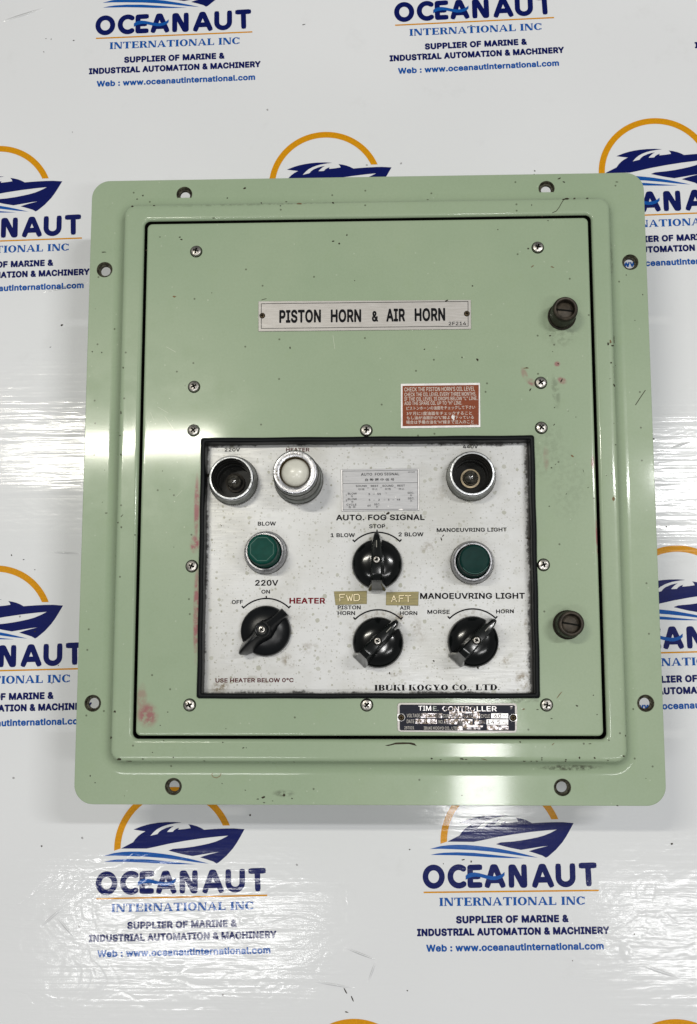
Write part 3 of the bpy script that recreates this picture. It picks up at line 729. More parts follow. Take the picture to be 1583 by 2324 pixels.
def glyph(ch, off):
    """triangulated glyph, thickened by off on every side"""
    k = (ch, off)
    if k in _glyph:
        return _glyph[k]
    pts, faces, kind = [], [], []

    def loop(l, kd):
        o = len(pts)
        if sum(l[i - 1][0] * l[i][1] - l[i][0] * l[i - 1][1] for i in range(len(l))) < 0:
            l = l[::-1]
        pts.extend(Vector((p[0] * 10, p[1] * 10)) for p in l)
        faces.append(list(range(o, o + len(l))))
        kind.append(kd)

    outl = []
    for l in GLYPHS[ch][1]:
        p = [tuple(int(q) / 1000 for q in t.split(",")) for t in l.split()]
        outl.append((sum(p[i - 1][0] * p[i][1] - p[i][0] * p[i - 1][1] for i in range(len(p))), p))
    if outl:
        sign = max(outl, key=lambda t: abs(t[0]))[0]
        for ar, p in outl:
            loop(p, 'o' if ar * sign > 0 else 'h')
            if off > 0:
                for i in range(len(p)):
                    loop(capsule(p[i - 1], p[i], off, 3), 's')
        r = delaunay_2d_cdt(pts, [], faces, 0, 1e-5, True)
        vs = [(p.x / 10, p.y / 10) for p in r[0]]
        fs = []
        for f, orig in zip(r[2], r[5]):
            kd = [kind[i] for i in orig]
            if 's' in kd or ('o' in kd and 'h' not in kd):
                fs.append(tuple(f))
        _glyph[k] = (vs, fs)
    else:
        _glyph[k] = ([], [])
    return _glyph[k]


def text_mesh(s, off=0.0, res=3, space=1.0):
    """flat mesh of a line of text; the sans capitals are the outlines in GLYPHS, other signs use the default font"""
    if all(ch in GLYPHS for ch in s):
        vs, fs, x = [], [], 0.0
        for ch in s:
            v_, f_ = glyph(ch, off)
            o = len(vs)
            vs += [(p[0] + x, p[1], 0) for p in v_]
            fs += [tuple(i + o for i in f) for f in f_]
            x += GLYPHS[ch][0] / 1000 * space + off * .8
        me = bpy.data.meshes.new("lettering")
        me.from_pydata(vs, [], fs)
        me.update()
        return me
    c = bpy.data.curves.new("lettering", 'FONT')
    c.body = s
    c.resolution_u = res
    c.space_character = space
    c.fill_mode = 'FRONT'
    c.offset = off
    o = bpy.data.objects.new("lettering", c)
    COL.objects.link(o)
    dg = bpy.context.evaluated_depsgraph_get()
    me = bpy.data.meshes.new_from_object(o.evaluated_get(dg))
    bpy.data.objects.remove(o)
    bpy.data.curves.remove(c)
    return me


def cap_height(off):
    if off not in _caps:
        m = text_mesh("H", off)
        ys = [v.co.y for v in m.vertices]
        _caps[off] = (min(ys), max(ys))
        bpy.data.meshes.remove(m)
    return _caps[off]


def letter(s, p0, p1, H, z, mat, parent, off=0.012, cjk=False, space=1.0, name="lettering", res=3):
    """set s on the base line p0-p1 (3D points) with capitals H metres high"""
    me = text_mesh(s, off, res, space)
    xs = [v.co.x for v in me.vertices]
    if not xs:
        return None
    ys = [v.co.y for v in me.vertices]
    x0, x1 = min(xs), max(xs)
    if cjk:
        b, h = min(ys), max(ys) - min(ys)
    else:
        lo, hi = cap_height(off)
        b, h = lo, hi - lo
    d = Vector((p1.x - p0.x, p1.y - p0.y))
    L = d.length
    d.normalize()
    nx, ny = -d.y, d.x
    for v in me.vertices:
        u = (v.co.x - x0) / (x1 - x0) * L
        w = (v.co.y - b) / h * H
        v.co = (p0.x + d.x * u + nx * w, p0.y + d.y * u + ny * w, z)
    me.materials.clear()
    me.materials.append(mat)
    me.name = name
    o = bpy.data.objects.new(name, me)
    COL.objects.link(o)
    o.parent = parent
    return o


def rtext(reg, s, xa, xb, yb, hh, z, mat, parent, yb2=None, **kw):
    p0 = ra(reg, xa, yb, z)
    p1 = ra(reg, xb, yb if yb2 is None else yb2, z)
    pu = ra(reg, xa, yb - hh, z)
    return letter(s, p0, p1, (pu - p0).length, z, mat, parent, **kw)


# a small serif alphabet, capitals 1 high
def serif_glyph(ch, S, T, fs, e):
    P = []

    def box(x0, y0, x1, y1):
        P.append([(x0, y0), (x1, y0), (x1, y1), (x0, y1)])

    def ser(xc, w, y):
        box(xc - w / 2 - e, y if y == 0 else y - fs, xc + w / 2 + e, fs if y == 0 else y)

    def ring(cx, cy, rx, ry, sx, sy, a0, a1, n=14):
        for i in range(n):
            q0, q1 = R(a0 + (a1 - a0) * i / n), R(a0 + (a1 - a0) * (i + 1) / n)
            P.append([(cx + rx * math.cos(q0), cy + ry * math.sin(q0)), (cx + rx * math.cos(q1), cy + ry * math.sin(q1)),
                      (cx + (rx - sx) * math.cos(q1), cy + (ry - sy) * math.sin(q1)),
                      (cx + (rx - sx) * math.cos(q0), cy + (ry - sy) * math.sin(q0))])

    if ch == 'I':
        w = S + 2 * e
        box(e, 0, e + S, 1)
        ser(w / 2, S, 0)
        ser(w / 2, S, 1)
    elif ch == 'N':
        w = .80 + e
        box(e, 0, e + T, 1)
        box(w - e - T, 0, w - e, 1)
        P.append([(e * .4, 1), (e * .4 + S * 1.15, 1), (w - e, 0), (w - e - S * 1.0, 0)])
        ser(e + T / 2, T, 0)
        box(0, 1 - fs, e + T, 1)
        ser(w - e - T / 2, T, 1)
    elif ch == 'T':
        w = .82
        box(w / 2 - S / 2, 0, w / 2 + S / 2, 1)
        box(0, 1 - T, w, 1)
        box(0, .72, fs, 1)
        box(w - fs, .72, w, 1)
        ser(w / 2, S, 0)
    elif ch == 'E':
        w = .72
        box(e, 0, e + S, 1)
        box(0, 0, w, T)
        box(0, 1 - T, w - .04, 1)
        box(e, .5 - T / 2, w - .16, .5 + T / 2)
        box(w - fs, 0, w, .28)
        box(w - fs - .04, .74, w - .04, 1)
        box(w - fs - .14, .36, w - .14, .64)
    elif ch in 'RB':
        w = .80 if ch == 'R' else .74
        box(e, 0, e + S, 1)
        ser(e + S / 2, S, 0)
        box(0, 1 - fs, .45, 1)
        ring(.42, .745, .30, .255, S * .9, T, 90, -90)
        box(e, .49, .45, .49 + T)
        if ch == 'R':
            P.append([(.38, .52), (.38 + S * .9, .52), (w + e * .3, 0), (w - S, 0)])
            box(w - S * .8, 0, w + e * .6, fs)
        else:
            box(0, 0, .45, fs)
            box(e, 0, .43, T)
            ring(.42, .27, .33, .27, S * .95, T, 90, -90)
    elif ch == 'A':
        w = .90
        P.append([(e * .7, 0), (e * .7 + T, 0), (w / 2 + .02, 1), (w / 2 - .06, 1)])
        P.append([(w - e - S, 0), (w - e * .4, 0), (w / 2 + .05, 1), (w / 2 - .06, 1)])
        box(.25, .28, w - .25, .28 + T)
        ser(e * .7 + T / 2, T, 0)
        ser(w - e * .8 - S / 2, S, 0)
    elif ch == 'O':
        w = .84
        ring(.42, .5, .42, .51, S, T, 0, 360, 28)
    elif ch in 'CG':
        w = .78
        ring(.42, .5, .42, .51, S, T, 42, 318, 24)
        box(w - fs - .02, .66, w - .02, .96)
        if ch == 'C':
            box(w - fs - .02, .08, w - .02, .26)
        else:
            box(w - S, .05, w - .02, .44)
            box(w - S - e, .44 - fs, w + .04, .44)
            w = .84
    elif ch == 'L':
        w = .70
        box(e, 0, e + S, 1)
        ser(e + S / 2, S, 1)
        box(0, 0, w, T)
        box(w - fs, 0, w, .32)
    elif ch == 'D':
        w = .82
        box(e, 0, e + S, 1)
        box(0, 1 - fs, .42, 1)
        box(0, 0, .42, fs)
        ring(.38, .5, .44, .5, S, T, 90, -90, 18)
    elif ch == 'U':
        w = .84
        box(e, .3, e + S, 1)
        box(w - e - T, .3, w - e, 1)
        ring(w / 2, .32, w / 2 - e, .33, S * .8, T, 180, 360, 14)
        ser(e + S / 2, S, 1)
        ser(w - e - T / 2, T, 1)
    elif ch == 'K':
        w = .88
        box(e, 0, e + S, 1)
        ser(e + S / 2, S, 0)
        ser(e + S / 2, S, 1)
        P.append([(e + S, .38), (e + S, .50), (w - .16, 1), (w - .28, 1)])
        P.append([(e + S + .10, .52), (e + S + .24, .70), (w - .02, 0), (w - .05 - S, 0)])
        box(w - .38, 1 - fs, w - .06, 1)
        box(w - S - .10, 0, w + .03, fs)
    elif ch == 'Y':
        w = .86
        box(w / 2 - S / 2, 0, w / 2 + S / 2, .46)
        P.append([(.06, 1), (.06 + S, 1), (w / 2 + S / 2, .42), (w / 2 - S / 2, .42)])
        P.append([(w - .20, 1), (w - .12, 1), (w / 2 + S / 2, .42), (w / 2 + .02, .42)])
        ser(w / 2, S, 0)
        box(0, 1 - fs, .10 + S + .06, 1)
        box(w - .28, 1 - fs, w, 1)
    elif ch in '.,':
        w = .20
        P.append(circ(.10, .09, .09, 12))
        if ch == ',':
            P.append([(.19, .09), (.10, .02), (.04, -.18), (.10, -.14)])
    else:
        w = .35
    return P, w


def serif_text(s, fat=False):
    S, T, fs, e = (.27, .09, .075, .045) if fat else (.235, .105, .08, .065)
    x, polys = 0.0, []
    for ch in s:
        if ch == ' ':
            x += .38
            continue
        P, w = serif_glyph(ch, S, T, fs, e)
        polys += [[(x + a, b) for a, b in p] for p in P]
        x += w + (.10 if fat else .07)
    return polys, x - .1


# ================================================================== BANNER
banner = MB()
nx, ny = 40, 50
X0, X1, Y0, Y1 = -1.4, 1.4, -1.5, 1.5
vs = [(X0 + (X1 - X0) * i / nx, Y0 + (Y1 - Y0) * j / ny, 0.0) for j in range(ny + 1) for i in range(nx + 1)]
fs_ = [(j * (nx + 1) + i, j * (nx + 1) + i + 1, (j + 1) * (nx + 1) + i + 1, (j + 1) * (nx + 1) + i) for j in range(ny) for i in range(nx)]
banner.add(vs, fs_)
bn = banner.build("banner", VINYL, loc=(0, 0, BZ))
bn["label"] = "glossy white vinyl sheet printed with rows of navy speedboat company logos, under the green panel"
bn["category"] = "banner"

G2 = (1380, 2600, 2.7293)


def g2(x, y):
    return (x * .77334 + 168.9, y * .77334 + 84.4)


GA, GB = (165.0, 721.0), (1367.0, 707.0)
gl = math.hypot(GB[0] - GA[0], GB[1] - GA[1])
gdx, gdy = (GB[0] - GA[0]) / gl, (GB[1] - GA[1]) / gl


def loc_(p):
    """logo drawing pixel -> unit logo (underline from 0,0 to 1,0)"""
    x, y = p[0] - GA[0], p[1] - GA[1]
    return ((x * gdx + y * gdy) / gl, (x * gdy - y * gdx) / gl)


def LL(pts):
    return [loc_(p) for p in pts]


PZ = 0.00012
logo_parts = []


def logo_mesh(name, polys, mat, z):
    m = MB()
    m.flat(polys, z)
    o = m.build(name, mat, None, smooth=False)
    return o


boat = [(215, 383), (270, 355), (325, 328), (345, 300), (372, 272), (400, 252), (437, 232), (380, 224), (328, 215), (400, 188), (450, 174),
        (500, 164), (560, 156), (620, 152), (700, 152), (770, 158), (720, 163), (660, 172), (620, 182), (580, 196), (540, 217), (510, 242),
        (482, 273), (515, 265), (548, 258), (562, 240), (585, 222), (630, 203), (665, 193), (700, 188), (680, 198), (662, 213),
        (645, 228), (636, 240), (665, 240), (690, 238), (700, 225), (720, 212), (745, 203), (738, 220), (800, 215), (852, 208), (845, 190), (830, 173),
        (870, 180), (910, 191), (945, 206), (975, 223), (1040, 219), (1100, 216), (1180, 214), (1250, 214), (1345, 222), (1300, 300), (1272, 345), (1240, 390),
        (1180, 455), (1110, 513), (1090, 523), (1060, 505), (1000, 485), (940, 467), (985, 452), (1030, 440), (1112, 421), (1050, 427), (1000, 435),
        (870, 455), (780, 438), (715, 422), (650, 405), (690, 390), (800, 382), (880, 372), (950, 360), (1020, 346), (1080, 330), (1140, 306), (1195, 278),
        (1100, 285), (950, 300), (800, 320), (650, 345), (520, 372), (450, 385), (340, 384)]
wave1 = [(55, 447), (150, 422), (225, 413), (300, 410), (375, 411), (450, 416), (525, 424), (600, 433), (675, 444), (750, 459), (825, 474), (900, 492), (1020, 523),
         (900, 510), (750, 488), (600, 470), (450, 457), (300, 450), (150, 445)]
wave2 = [(60, 498), (120, 486), (180, 479), (300, 475), (450, 480), (600, 495), (750, 512), (900, 528), (750, 526), (600, 520),
         (450, 510), (300, 502), (180, 500)]
swoosh = [(372, 678), (390, 664), (410, 655), (450, 650), (490, 656), (560, 674), (610, 683), (660, 680), (700, 662), (719, 645), (718, 675), (705, 690),
          (680, 705), (640, 716), (600, 716), (560, 706), (500, 690), (465, 686), (430, 690), (400, 698), (372, 714)]
arc = []
n = 60
for i in range(n + 1):
    a = R(181.5 + (21.3 - 181.5) * i / n)
    arc.append((700 + 548 * math.cos(a), 387 - 548 * math.sin(a)))
for i in range(n + 1):
    a = R(24.0 + (179.5 - 24.0) * i / n)
    arc.append((700 + 489 * math.cos(a), 387 - 489 * math.sin(a)))
hw = 19.5


def ell_arc(cx, cy, rx, ry, a0, a1, n=20):
    return [(cx + rx * math.cos(R(a0 + (a1 - a0) * i / n)), cy - ry * math.sin(R(a0 + (a1 - a0) * i / n))) for i in range(n + 1)]


strokes = []


def path(pts):
    for a, b in zip(pts, pts[1:]):
        strokes.append(capsule(a, b, hw, 6))
    for p, q in ((pts[0], pts[1]), (pts[-1], pts[-2])):
        k = math.hypot(p[0] - q[0], p[1] - q[1])
        if k > 14:                              # blunt, slightly rounded stroke ends
            d = ((p[0] - q[0]) / k, (p[1] - q[1]) / k)
            strokes.append(bar(p, (p[0] + d[0] * hw * .86, p[1] + d[1] * hw * .86), hw * .82))


path(ell_arc(236, 616, 57, 62, 0, 360, 30))
path(ell_arc(409, 614, 58, 62, 55, 305, 22))
path([(553, 553), (488, 555), (488, 672), (552, 671)])
path([(488, 614), (540, 614)])
path([(606, 672), (645, 552), (661, 552), (710, 671)])
path([(622, 641), (694, 640)])
path([(771, 671), (771, 553), (786, 553), (848, 671), (860, 671), (859, 552)])
path([(932, 671), (978, 549), (992, 549), (1043, 669)])
path([(948, 637), (1026, 636)])
path([(1094, 547)] + ell_arc(1143, 621, 49, 46, 180, 360, 14) + [(1192, 545)])
path([(1254, 542), (1339, 540)])
path([(1298, 541), (1301, 661)])
serp, sw = serif_text("INTERNATIONAL INC")
sx_, sy0, sy1 = 272, 812, 802
serp_px = [[(sx_ + a / sw * (1268 - 272), sy0 + (sy1 - sy0) * a / sw - b * 55) for a, b in p] for p in serp]

proto = [("boat_emblem", [LL([g2(*p) for p in boat])], NAVY),
         ("wave_stripe", [LL([g2(*p) for p in wave1])], BLUE),
         ("wave_stripe", [LL([g2(*p) for p in wave2])], BLUE),
         ("sun_arc", [LL([g2(*p) for p in arc])], ORANGE),
         ("company_name", [LL(s_) for s_ in strokes], NAVY),
         ("underline", [LL(bar((165, 721), (1367, 707), 5.2))], ORANGE),
         ("lettering", [LL(p) for p in serp_px], BLUE)]
protos = []
for nme, polys, mat in proto:
    # the drawing is built at unit size; the copy's own scale sets the printed size
    m = MB()
    m.flat(polys, 0)
    protos.append(m.build(nme, mat, None, smooth=False))
m = MB()
m.flat([LL([g2(*p) for p in swoosh])], 0.0012)
protos.append(m.build("wave_stripe", BLUE, None, smooth=False))


def logo_text(s, xa, xb, ya, yb, H, mat, off):
    a, b = loc_((xa, ya)), loc_((xb, yb))
    return letter(s, Vector((*a, 0)), Vector((*b, 0)), H / gl, 0, mat, None, off=off)


protos.append(logo_text("SUPPLIER OF MARINE &", 385, 1155, 928, 918, 50, NAVY, 0.050))
protos.append(logo_text("INDUSTRIAL AUTOMATION & MACHINERY", 116, 1430, 1013, 995, 50, NAVY, 0.050))
protos.append(logo_text("Web : www.oceanautinternational.com", 178, 1388, 1115, 1097, 47, BLUE, 0.036))

logo_px = [((218.3, 87.3), (573.3, 72.5)), ((897.4, 57.4), (1258.1, 40)), ((1587.4, 27.2), (1952.2, 9.7)),
           ((-172.9, 553.3), (186.5, 540.3)), ((574.4, 523.2), (940, 509.4)), ((1326.5, 493.8), (1698.4, 479.1)),
           ((-187.6, 1526.8), (190.6, 1517.4)), ((1369.9, 1485.1), (1761.7, 1474.6)),
           ((219.3, 2039.8), (607.1, 2031.9)), ((962, 2025.3), (1359.4, 2020.7)),
           ((622.6, 2582.3), (1029, 2577.1)), ((1358.6, 2585.2), (1772, 2580.1))]
for i, (a, b) in enumerate(logo_px):
    pa, pb = at(*a, BZ), at(*b, BZ)
    d = pb - pa
    r0 = empty("logo_print", (pa.x, pa.y, PZ), bn)
    r0.rotation_euler = (0, 0, math.atan2(d.y, d.x))
    r0.scale = (d.length,) * 3
    for q in protos:
        c = q if i == 0 else q.copy()
        if i:
            COL.objects.link(c)
        c.parent = r0

m = MB()
for (x, y, rx, ry, a) in ((105, 88, 4, 1, 0), (117, 89, 2, 2, 0), (100, 118, 3, 1.5, -.4), (168, 92, 4, 2, .3), (1070, 58, 5, 1.5, .1), (960, 122, 2, 2, 0), (690, 56, 6, 1.5, .2), (1214, 388, 3, 3, 0), (1213, 396, 2, 2, 0),
                          (1340, 487, 3, 2, 0), (141, 738, 5, 3, .3), (115, 788, 4, 1.5, .1), (27, 1260, 3, 3, 0), (54, 1270, 3, 2, 0), (80, 1293, 2, 2, 0), (80, 1433, 2.5, 2.5, 0), (133, 1510, 2, 2, 0),
                          (143, 1612, 2, 2, 0), (1484, 996, 3, 2.5, 0), (1513, 1196, 3, 3, 0), (568, 1850, 4, 3, 0), (930, 1928, 3, 2, 0), (1052, 1951, 6, 2, .2), (1070, 1955, 3, 4, 0), (784, 2248, 2, 12, .5), (800, 2266, 2, 10, .4),
                          (787, 2297, 7, 2, -.2), (1525, 1915, 4, 3, 0), (1440, 2120, 3, 2, 0), (925, 2248, 3, 2, 0), (1007, 1960, 2, 2, 0), (95, 1920, 3, 3, 0), (900, 2445, 3, 2, 0), (1300, 2180, 2, 2, 0), (165, 300, 2, 1.5, 0)):
    p = at(x, y, BZ)
    m.flat([blob(p.x, p.y, rx * .6 / 3360, ry * .6 / 3360, a)], PZ * 2)
m.build("dirt_speck", CHIP, bn, smooth=False)["kind"] = "stuff"

# ================================================================== CONTROL PANEL
panel = empty("control_panel", (0, 0, 0))
panel["label"] = "pale green steel horn control panel with knobs and lamps, lying on the printed banner"
panel["category"] = "control panel"

FZ, RZ, DZ = 0.0045, 0.0160, 0.0158
FX, FY, FC = 0.175, 0.19478, 0.0115
RX0, RX1, RY0, RY1 = -0.0001 - 0.15077, -0.0001 + 0.15077, 0.00253 - 0.17112, 0.00253 + 0.17112
holes_px = [(419, 441), (1241, 428), (238, 612), (1431, 595), (211, 1596), (1466, 1596), (394, 1785), (1277, 1787)]
holes = [at(x, y, FZ) for x, y in holes_px]
HR = 0.0050


def hp(q):
    return at(q[0], q[1], FZ)


fl = MB()
outer_top = rr(-FX + .0004, -FY + .0004, FX - .0004, FY - .0004, FC, FZ, 12)
fo = .0090
inner = rr(RX0 - fo, RY0 - fo, RX1 + fo, RY1 + fo, .0065 + fo, FZ, 12)
fl.flat([[p[:2] for p in outer_top]], FZ, 0,
        holes=[[p[:2] for p in inner]] + [circ(h.x, h.y, HR, 36) for h in holes])
fl.loft([outer_top, rr(-FX + .0001, -FY + .0001, FX - .0001, FY - .0001, FC, FZ - .00012, 12), rr(-FX, -FY, FX, FY, FC, FZ - .0005, 12),
         rr(-FX, -FY, FX, FY, FC, .0006, 12)])
fl.build("mounting_flange", GREEN_FLANGE, panel, angle=30)
# bottom skin of the flange, with the bolt holes through it
for h in holes:
    m = MB()
    m.lathe([(HR + .0001, .00005), (HR - .0003, -.0003, .0), (HR - .0009, -.0022), (.0032, -.0026), (.0031, -.0042)], 36, 0)
    m.build("bolt_hole", RAW, panel, loc=(h.x, h.y, FZ))
# thin dark line under the flange edge
ed = MB()
ed.loft([rr(-FX + .0002, -FY + .0002, FX - .0002, FY - .0002, FC, .0006, 12), rr(-FX + .0004, -FY + .0004, FX - .0004, FY - .0004, FC, .0001, 12)])
ed.build("flange_underside", CROSS, panel)

# raised frame, pressed up from the flange
fr = MB()
GAP = .0018
DX0, DX1, DY0, DY1 = 0.00056 - .13697, 0.00056 + .13697, 0.00361 - .15756, 0.00361 + .15756
prof = [(.0090, .0045), (.0078, .00456), (.0064, .0048), (.0051, .0052), (.0039, .0059), (.0028, .0069), (.0019, .0083), (.0012, .0100), (.0007, .0120), (.0003, .0142),
        (-.0001, .0151), (-.0006, .0157), (-.0014, .01597), (-.0030, .0160)]
loops = [rr(RX0 - o_, RY0 - o_, RX1 + o_, RY1 + o_, .0065 + o_, z_, 12) for o_, z_ in prof]
for g_, z_, r_ in ((GAP + .0026, .0160, .0052), (GAP + .0018, .01597, .0048), (GAP + .0010, .0157, .0044), (GAP + .0004, .0151, .004), (GAP + .0001, .0144, .0036),
                   (GAP, .0138, .0035), (GAP, .0020, .0035)):
    loops.append(rr(DX0 - g_, DY0 - g_, DX1 + g_, DY1 + g_, r_, z_, 12))
fr.loft(loops[:-2])
fr.loft(loops[-3:], 1)  # inner wall coloured near-black as the shade of the door gap
fr.build("raised_frame", [GREEN_RIM, SEAL_SHADE], panel, angle=50)
se = MB()
se.loft([rr(DX0 - GAP - .001, DY0 - GAP - .001, DX1 + GAP + .001, DY1 + GAP + .001, .003, .0035, 6),
         rr(DX0 + .004, DY0 + .004, DX1 - .004, DY1 - .004, .003, .0035, 6)])
se.build("door_seal", SEAL_SHADE, panel)

# door with window opening
GX0, GX1, GY0, GY1 = -.10025, .10115, -.13225, .02345
ga = [at(455.2, 993, .018), at(1215.8, 987.8, .018), at(448, 1584.6, .018), at(1224.5, 1585.4, .018)]
GX0, GX1 = (ga[0].x + ga[2].x) / 2, (ga[1].x + ga[3].x) / 2
GY1, GY0 = (ga[0].y + ga[1].y) / 2, (ga[2].y + ga[3].y) / 2
dr = MB()
cut = lambda o_, z_, r_: rr(GX0 + o_, GY0 + o_, GX1 - o_, GY1 - o_, r_, z_, 8)
dl = [rr(DX0, DY0, DX1, DY1, .0030, .0025, 8), rr(DX0, DY0, DX1, DY1, .0030, .0147, 8), rr(DX0 + .00015, DY0 + .00015, DX1 - .00015, DY1 - .00015, .003, .0152, 8),
      rr(DX0 + .0005, DY0 + .0005, DX1 - .0005, DY1 - .0005, .0029, .01565, 8), rr(DX0 + .0011, DY0 + .0011, DX1 - .0011, DY1 - .0011, .0025, DZ, 8),
      rr(DX0 + .002, DY0 + .002, DX1 - .002, DY1 - .002, .0025, DZ, 8),
      cut(.0008, DZ, .0010), cut(.0008, .0070, .0010)]
dr.loft(dl[:2], 1)  # door side walls darkened in colour for the gap shade
dr.loft(dl[1:])
door = dr.build("door", [GREEN_DOOR, SEAL_SHADE], panel, angle=60)

# rubber edging round the window: built as one soft, slightly wavering loop
gk = MB()


def wob(loop, seed, amt):
    return [(x + amt * math.sin(x * 310 + y * 170 + seed), y + amt * math.sin(y * 290 - x * 130 + seed * 2), z) for x, y, z in loop]


def rrs(x0, y0, x1, y1, r, z, n=4, m=22):
    """rounded rectangle with divided sides"""
    c = [(x1 - r, y1 - r, 0), (x0 + r, y1 - r, 90), (x0 + r, y0 + r, 180), (x1 - r, y0 + r, 270)]
    out = []
    for k in range(4):
        cx, cy, a0 = c[k]
        pts = [(cx + r * math.cos(R(a0 + 90 * i / n)), cy + r * math.sin(R(a0 + 90 * i / n)), z) for i in range(n + 1)]
        out += pts
        cx2, cy2, a2 = c[(k + 1) % 4]
        q = (cx2 + r * math.cos(R(a2)), cy2 + r * math.sin(R(a2)), z)
        p = pts[-1]
        for i in range(1, m):
            t = i / m
            out.append((p[0] + (q[0] - p[0]) * t, p[1] + (q[1] - p[1]) * t, z))
    return out


gp = [(0, DZ - .0002, .0016), (-.0001, .0170, .0016), (.0003, .0178, .0015), (.0009, .0182, .0013), (.0018, .0183, .001), (.0023, .0182, .001), (.0025, .0179, .0008),
      (.0028, .0171, .0006), (.0029, .0150, .0005), (.0029, .0070, .0004)]
gk.loft([wob(rrs(GX0 + o_, GY0 + o_, GX1 - o_, GY1 - o_, r_, z_), 1.0, .00012) for o_, z_, r_ in gp])
gk.build("window_gasket", RUBBER, panel, angle=60)

# instrument plate
PLZ = .008


def PT(x, y, z=PLZ):
    return at(x, y, z)


lamp220 = PT(531.7, 1092.7)
lamp440 = PT(1069.1, 1083.1)
lampH = PT(679.1, 1090.6)
ip = MB()
ip.flat([[(GX0 + .002, GY0 + .002), (GX1 - .002, GY0 + .002), (GX1 - .002, GY1 - .002), (GX0 + .002, GY1 - .002)]], PLZ, 0,
        holes=[circ(lamp220.x, lamp220.y, .0124, 40), circ(lamp440.x, lamp440.y, .0124, 40)])
plate = ip.build("instrument_plate", PLATE, panel, smooth=False)
TZ = PLZ + .00008
r1, r2, r3, r4 = (640, 1400, 2.6383), (1160, 1400, 2.6383), (640, 1840, 2.6383), (1160, 1840, 2.6383)
for (reg, s_, xa, xb, yb, hh, mat, yb2, off) in (
        (r1, "220V", 240, 372, 180, 32, INK, 180, .024), (r1, "HEATER", 767, 968, 180, 32, DKRED, 180, .024),
        (r1, "BLOW", 525, 680, 816, 34, INK, 815, .024), (r1, "AUTO. FOG SIGNAL", 1197, 1957, 771, 49, INK, 768, .028),
        (r2, "STOP", 108, 246, 838, 34, INK, 838, .024), (r1, "1 BLOW", 1150, 1358, 915, 34, INK, 914, .024),
        (r2, "2 BLOW", 360, 575, 908, 34, INK, 907, .024), (r2, "MANOEUVRING LIGHT", 688, 1290, 871, 34, INK, 866, .024),
        (r2, "440V", 912, 1043, 154, 32, INK, 152, .024), (r3, "220V", 502, 700, 170, 49, INK, 170, .026),
        (r3, "ON", 556, 630, 238, 33, INK, 238, .024), (r3, "OFF", 302, 398, 328, 34, INK, 326, .024),
        (r3, "HEATER", 796, 1103, 324, 50, REDINK, 324, .032), (r3, "PISTON", 1210, 1408, 373, 33, INK, 373, .024),
        (r3, "HORN", 1210, 1360, 422, 34, INK, 422, .024), (r3, "USE HEATER BELOW 0°C", 162, 832, 1001, 36, DKRED, 998, .026),
        (r4, "AIR", 372, 460, 376, 32, INK, 376, .024), (r4, "HORN", 372, 522, 422, 33, INK, 422, .024),
        (r4, "MORSE", 608, 800, 412, 34, INK, 411, .024), (r4, "HORN", 1198, 1350, 408, 34, INK, 406, .024),
        (r4, "MANOEUVRING LIGHT", 545, 1445, 284, 51, INK, 282, .028)):
    rtext(reg, s_, xa, xb, yb, hh, TZ, mat, plate, yb2=yb2, off=off)
# maker's name in fat serif capitals
sp_, sw = serif_text("IBUKI KOGYO CO., LTD.", True)
m = MB()
polys = []
for p in sp_:
    q = []
    for a, b in p:
        w_ = ra(r4, 155 + a / sw * (1228 - 155), 1071 - 5 * a / sw - b * 50, TZ)
        q.append((w_.x, w_.y))
    polys.append(q)
m.flat(polys, TZ)
m.build("lettering", INK, plate, smooth=False)


# dial arcs
def dial_arc(cx, cy, rad, half, centre_tick):
    """cx, cy: arc centre; printed arc of angle +-half about straight up"""
    pts = [(cx + rad * math.sin(R(a)), cy + rad * math.cos(R(a))) for a in [half * (2 * i / 40 - 1) for i in range(41)]]
    P_ = [band(pts, .00044)]
    for sg in (-1, 1):
        a = R(half * sg)
        d = (math.sin(a), math.cos(a))
        p = (cx + (rad - .0004) * d[0], cy + (rad - .0004) * d[1])
        P_.append(bar(p, (cx + (rad + .0015) * d[0], cy + (rad + .0016) * d[1]), .00044))
    if centre_tick:
        P_.append(bar((cx, cy + rad), (cx, cy + rad + .0016), .00042))
    mm = MB()
    mm.flat(P_, TZ)
    mm.build("dial_arc", INK, plate, smooth=False)


kstop, kpist, kheat, kmors = PT(856.6, 1281), PT(858.7, 1458.3), PT(604.3, 1432.2), PT(1074.0, 1456.5)
for k_, t_ in ((kstop, True), (kpist, False), (kheat, True), (kmors, False)):
    dial_arc(k_.x, k_.y, .01955, 44.5, t_)

# ---- black dirt flecks on the plate
m = MB()
for (x, y, rx, ry, a) in ((881, 1165, 4.5, 2.5, .5), (1201, 1222, 8, 2.6, -.1), (1164, 1387, .8, 3, .1), (885, 1528, 1.5, 3.5, .4), (503, 1193, 1.5, 1.2, 0),
                          (1006, 1216, 3, 1.2, .8), (1002, 1223, 1.2, 4, .3), (475, 1078, 7, 5, 0), (1085, 1515, 2, 4, .4), (985, 1500, 2, 2, 0)):
    p = PT(x, y)
    m.flat([blob(p.x, p.y, rx * DM, ry * DM, a)], TZ + .00002)
m.build("dirt_fleck", CHIP, plate, smooth=False)["kind"] = "stuff"


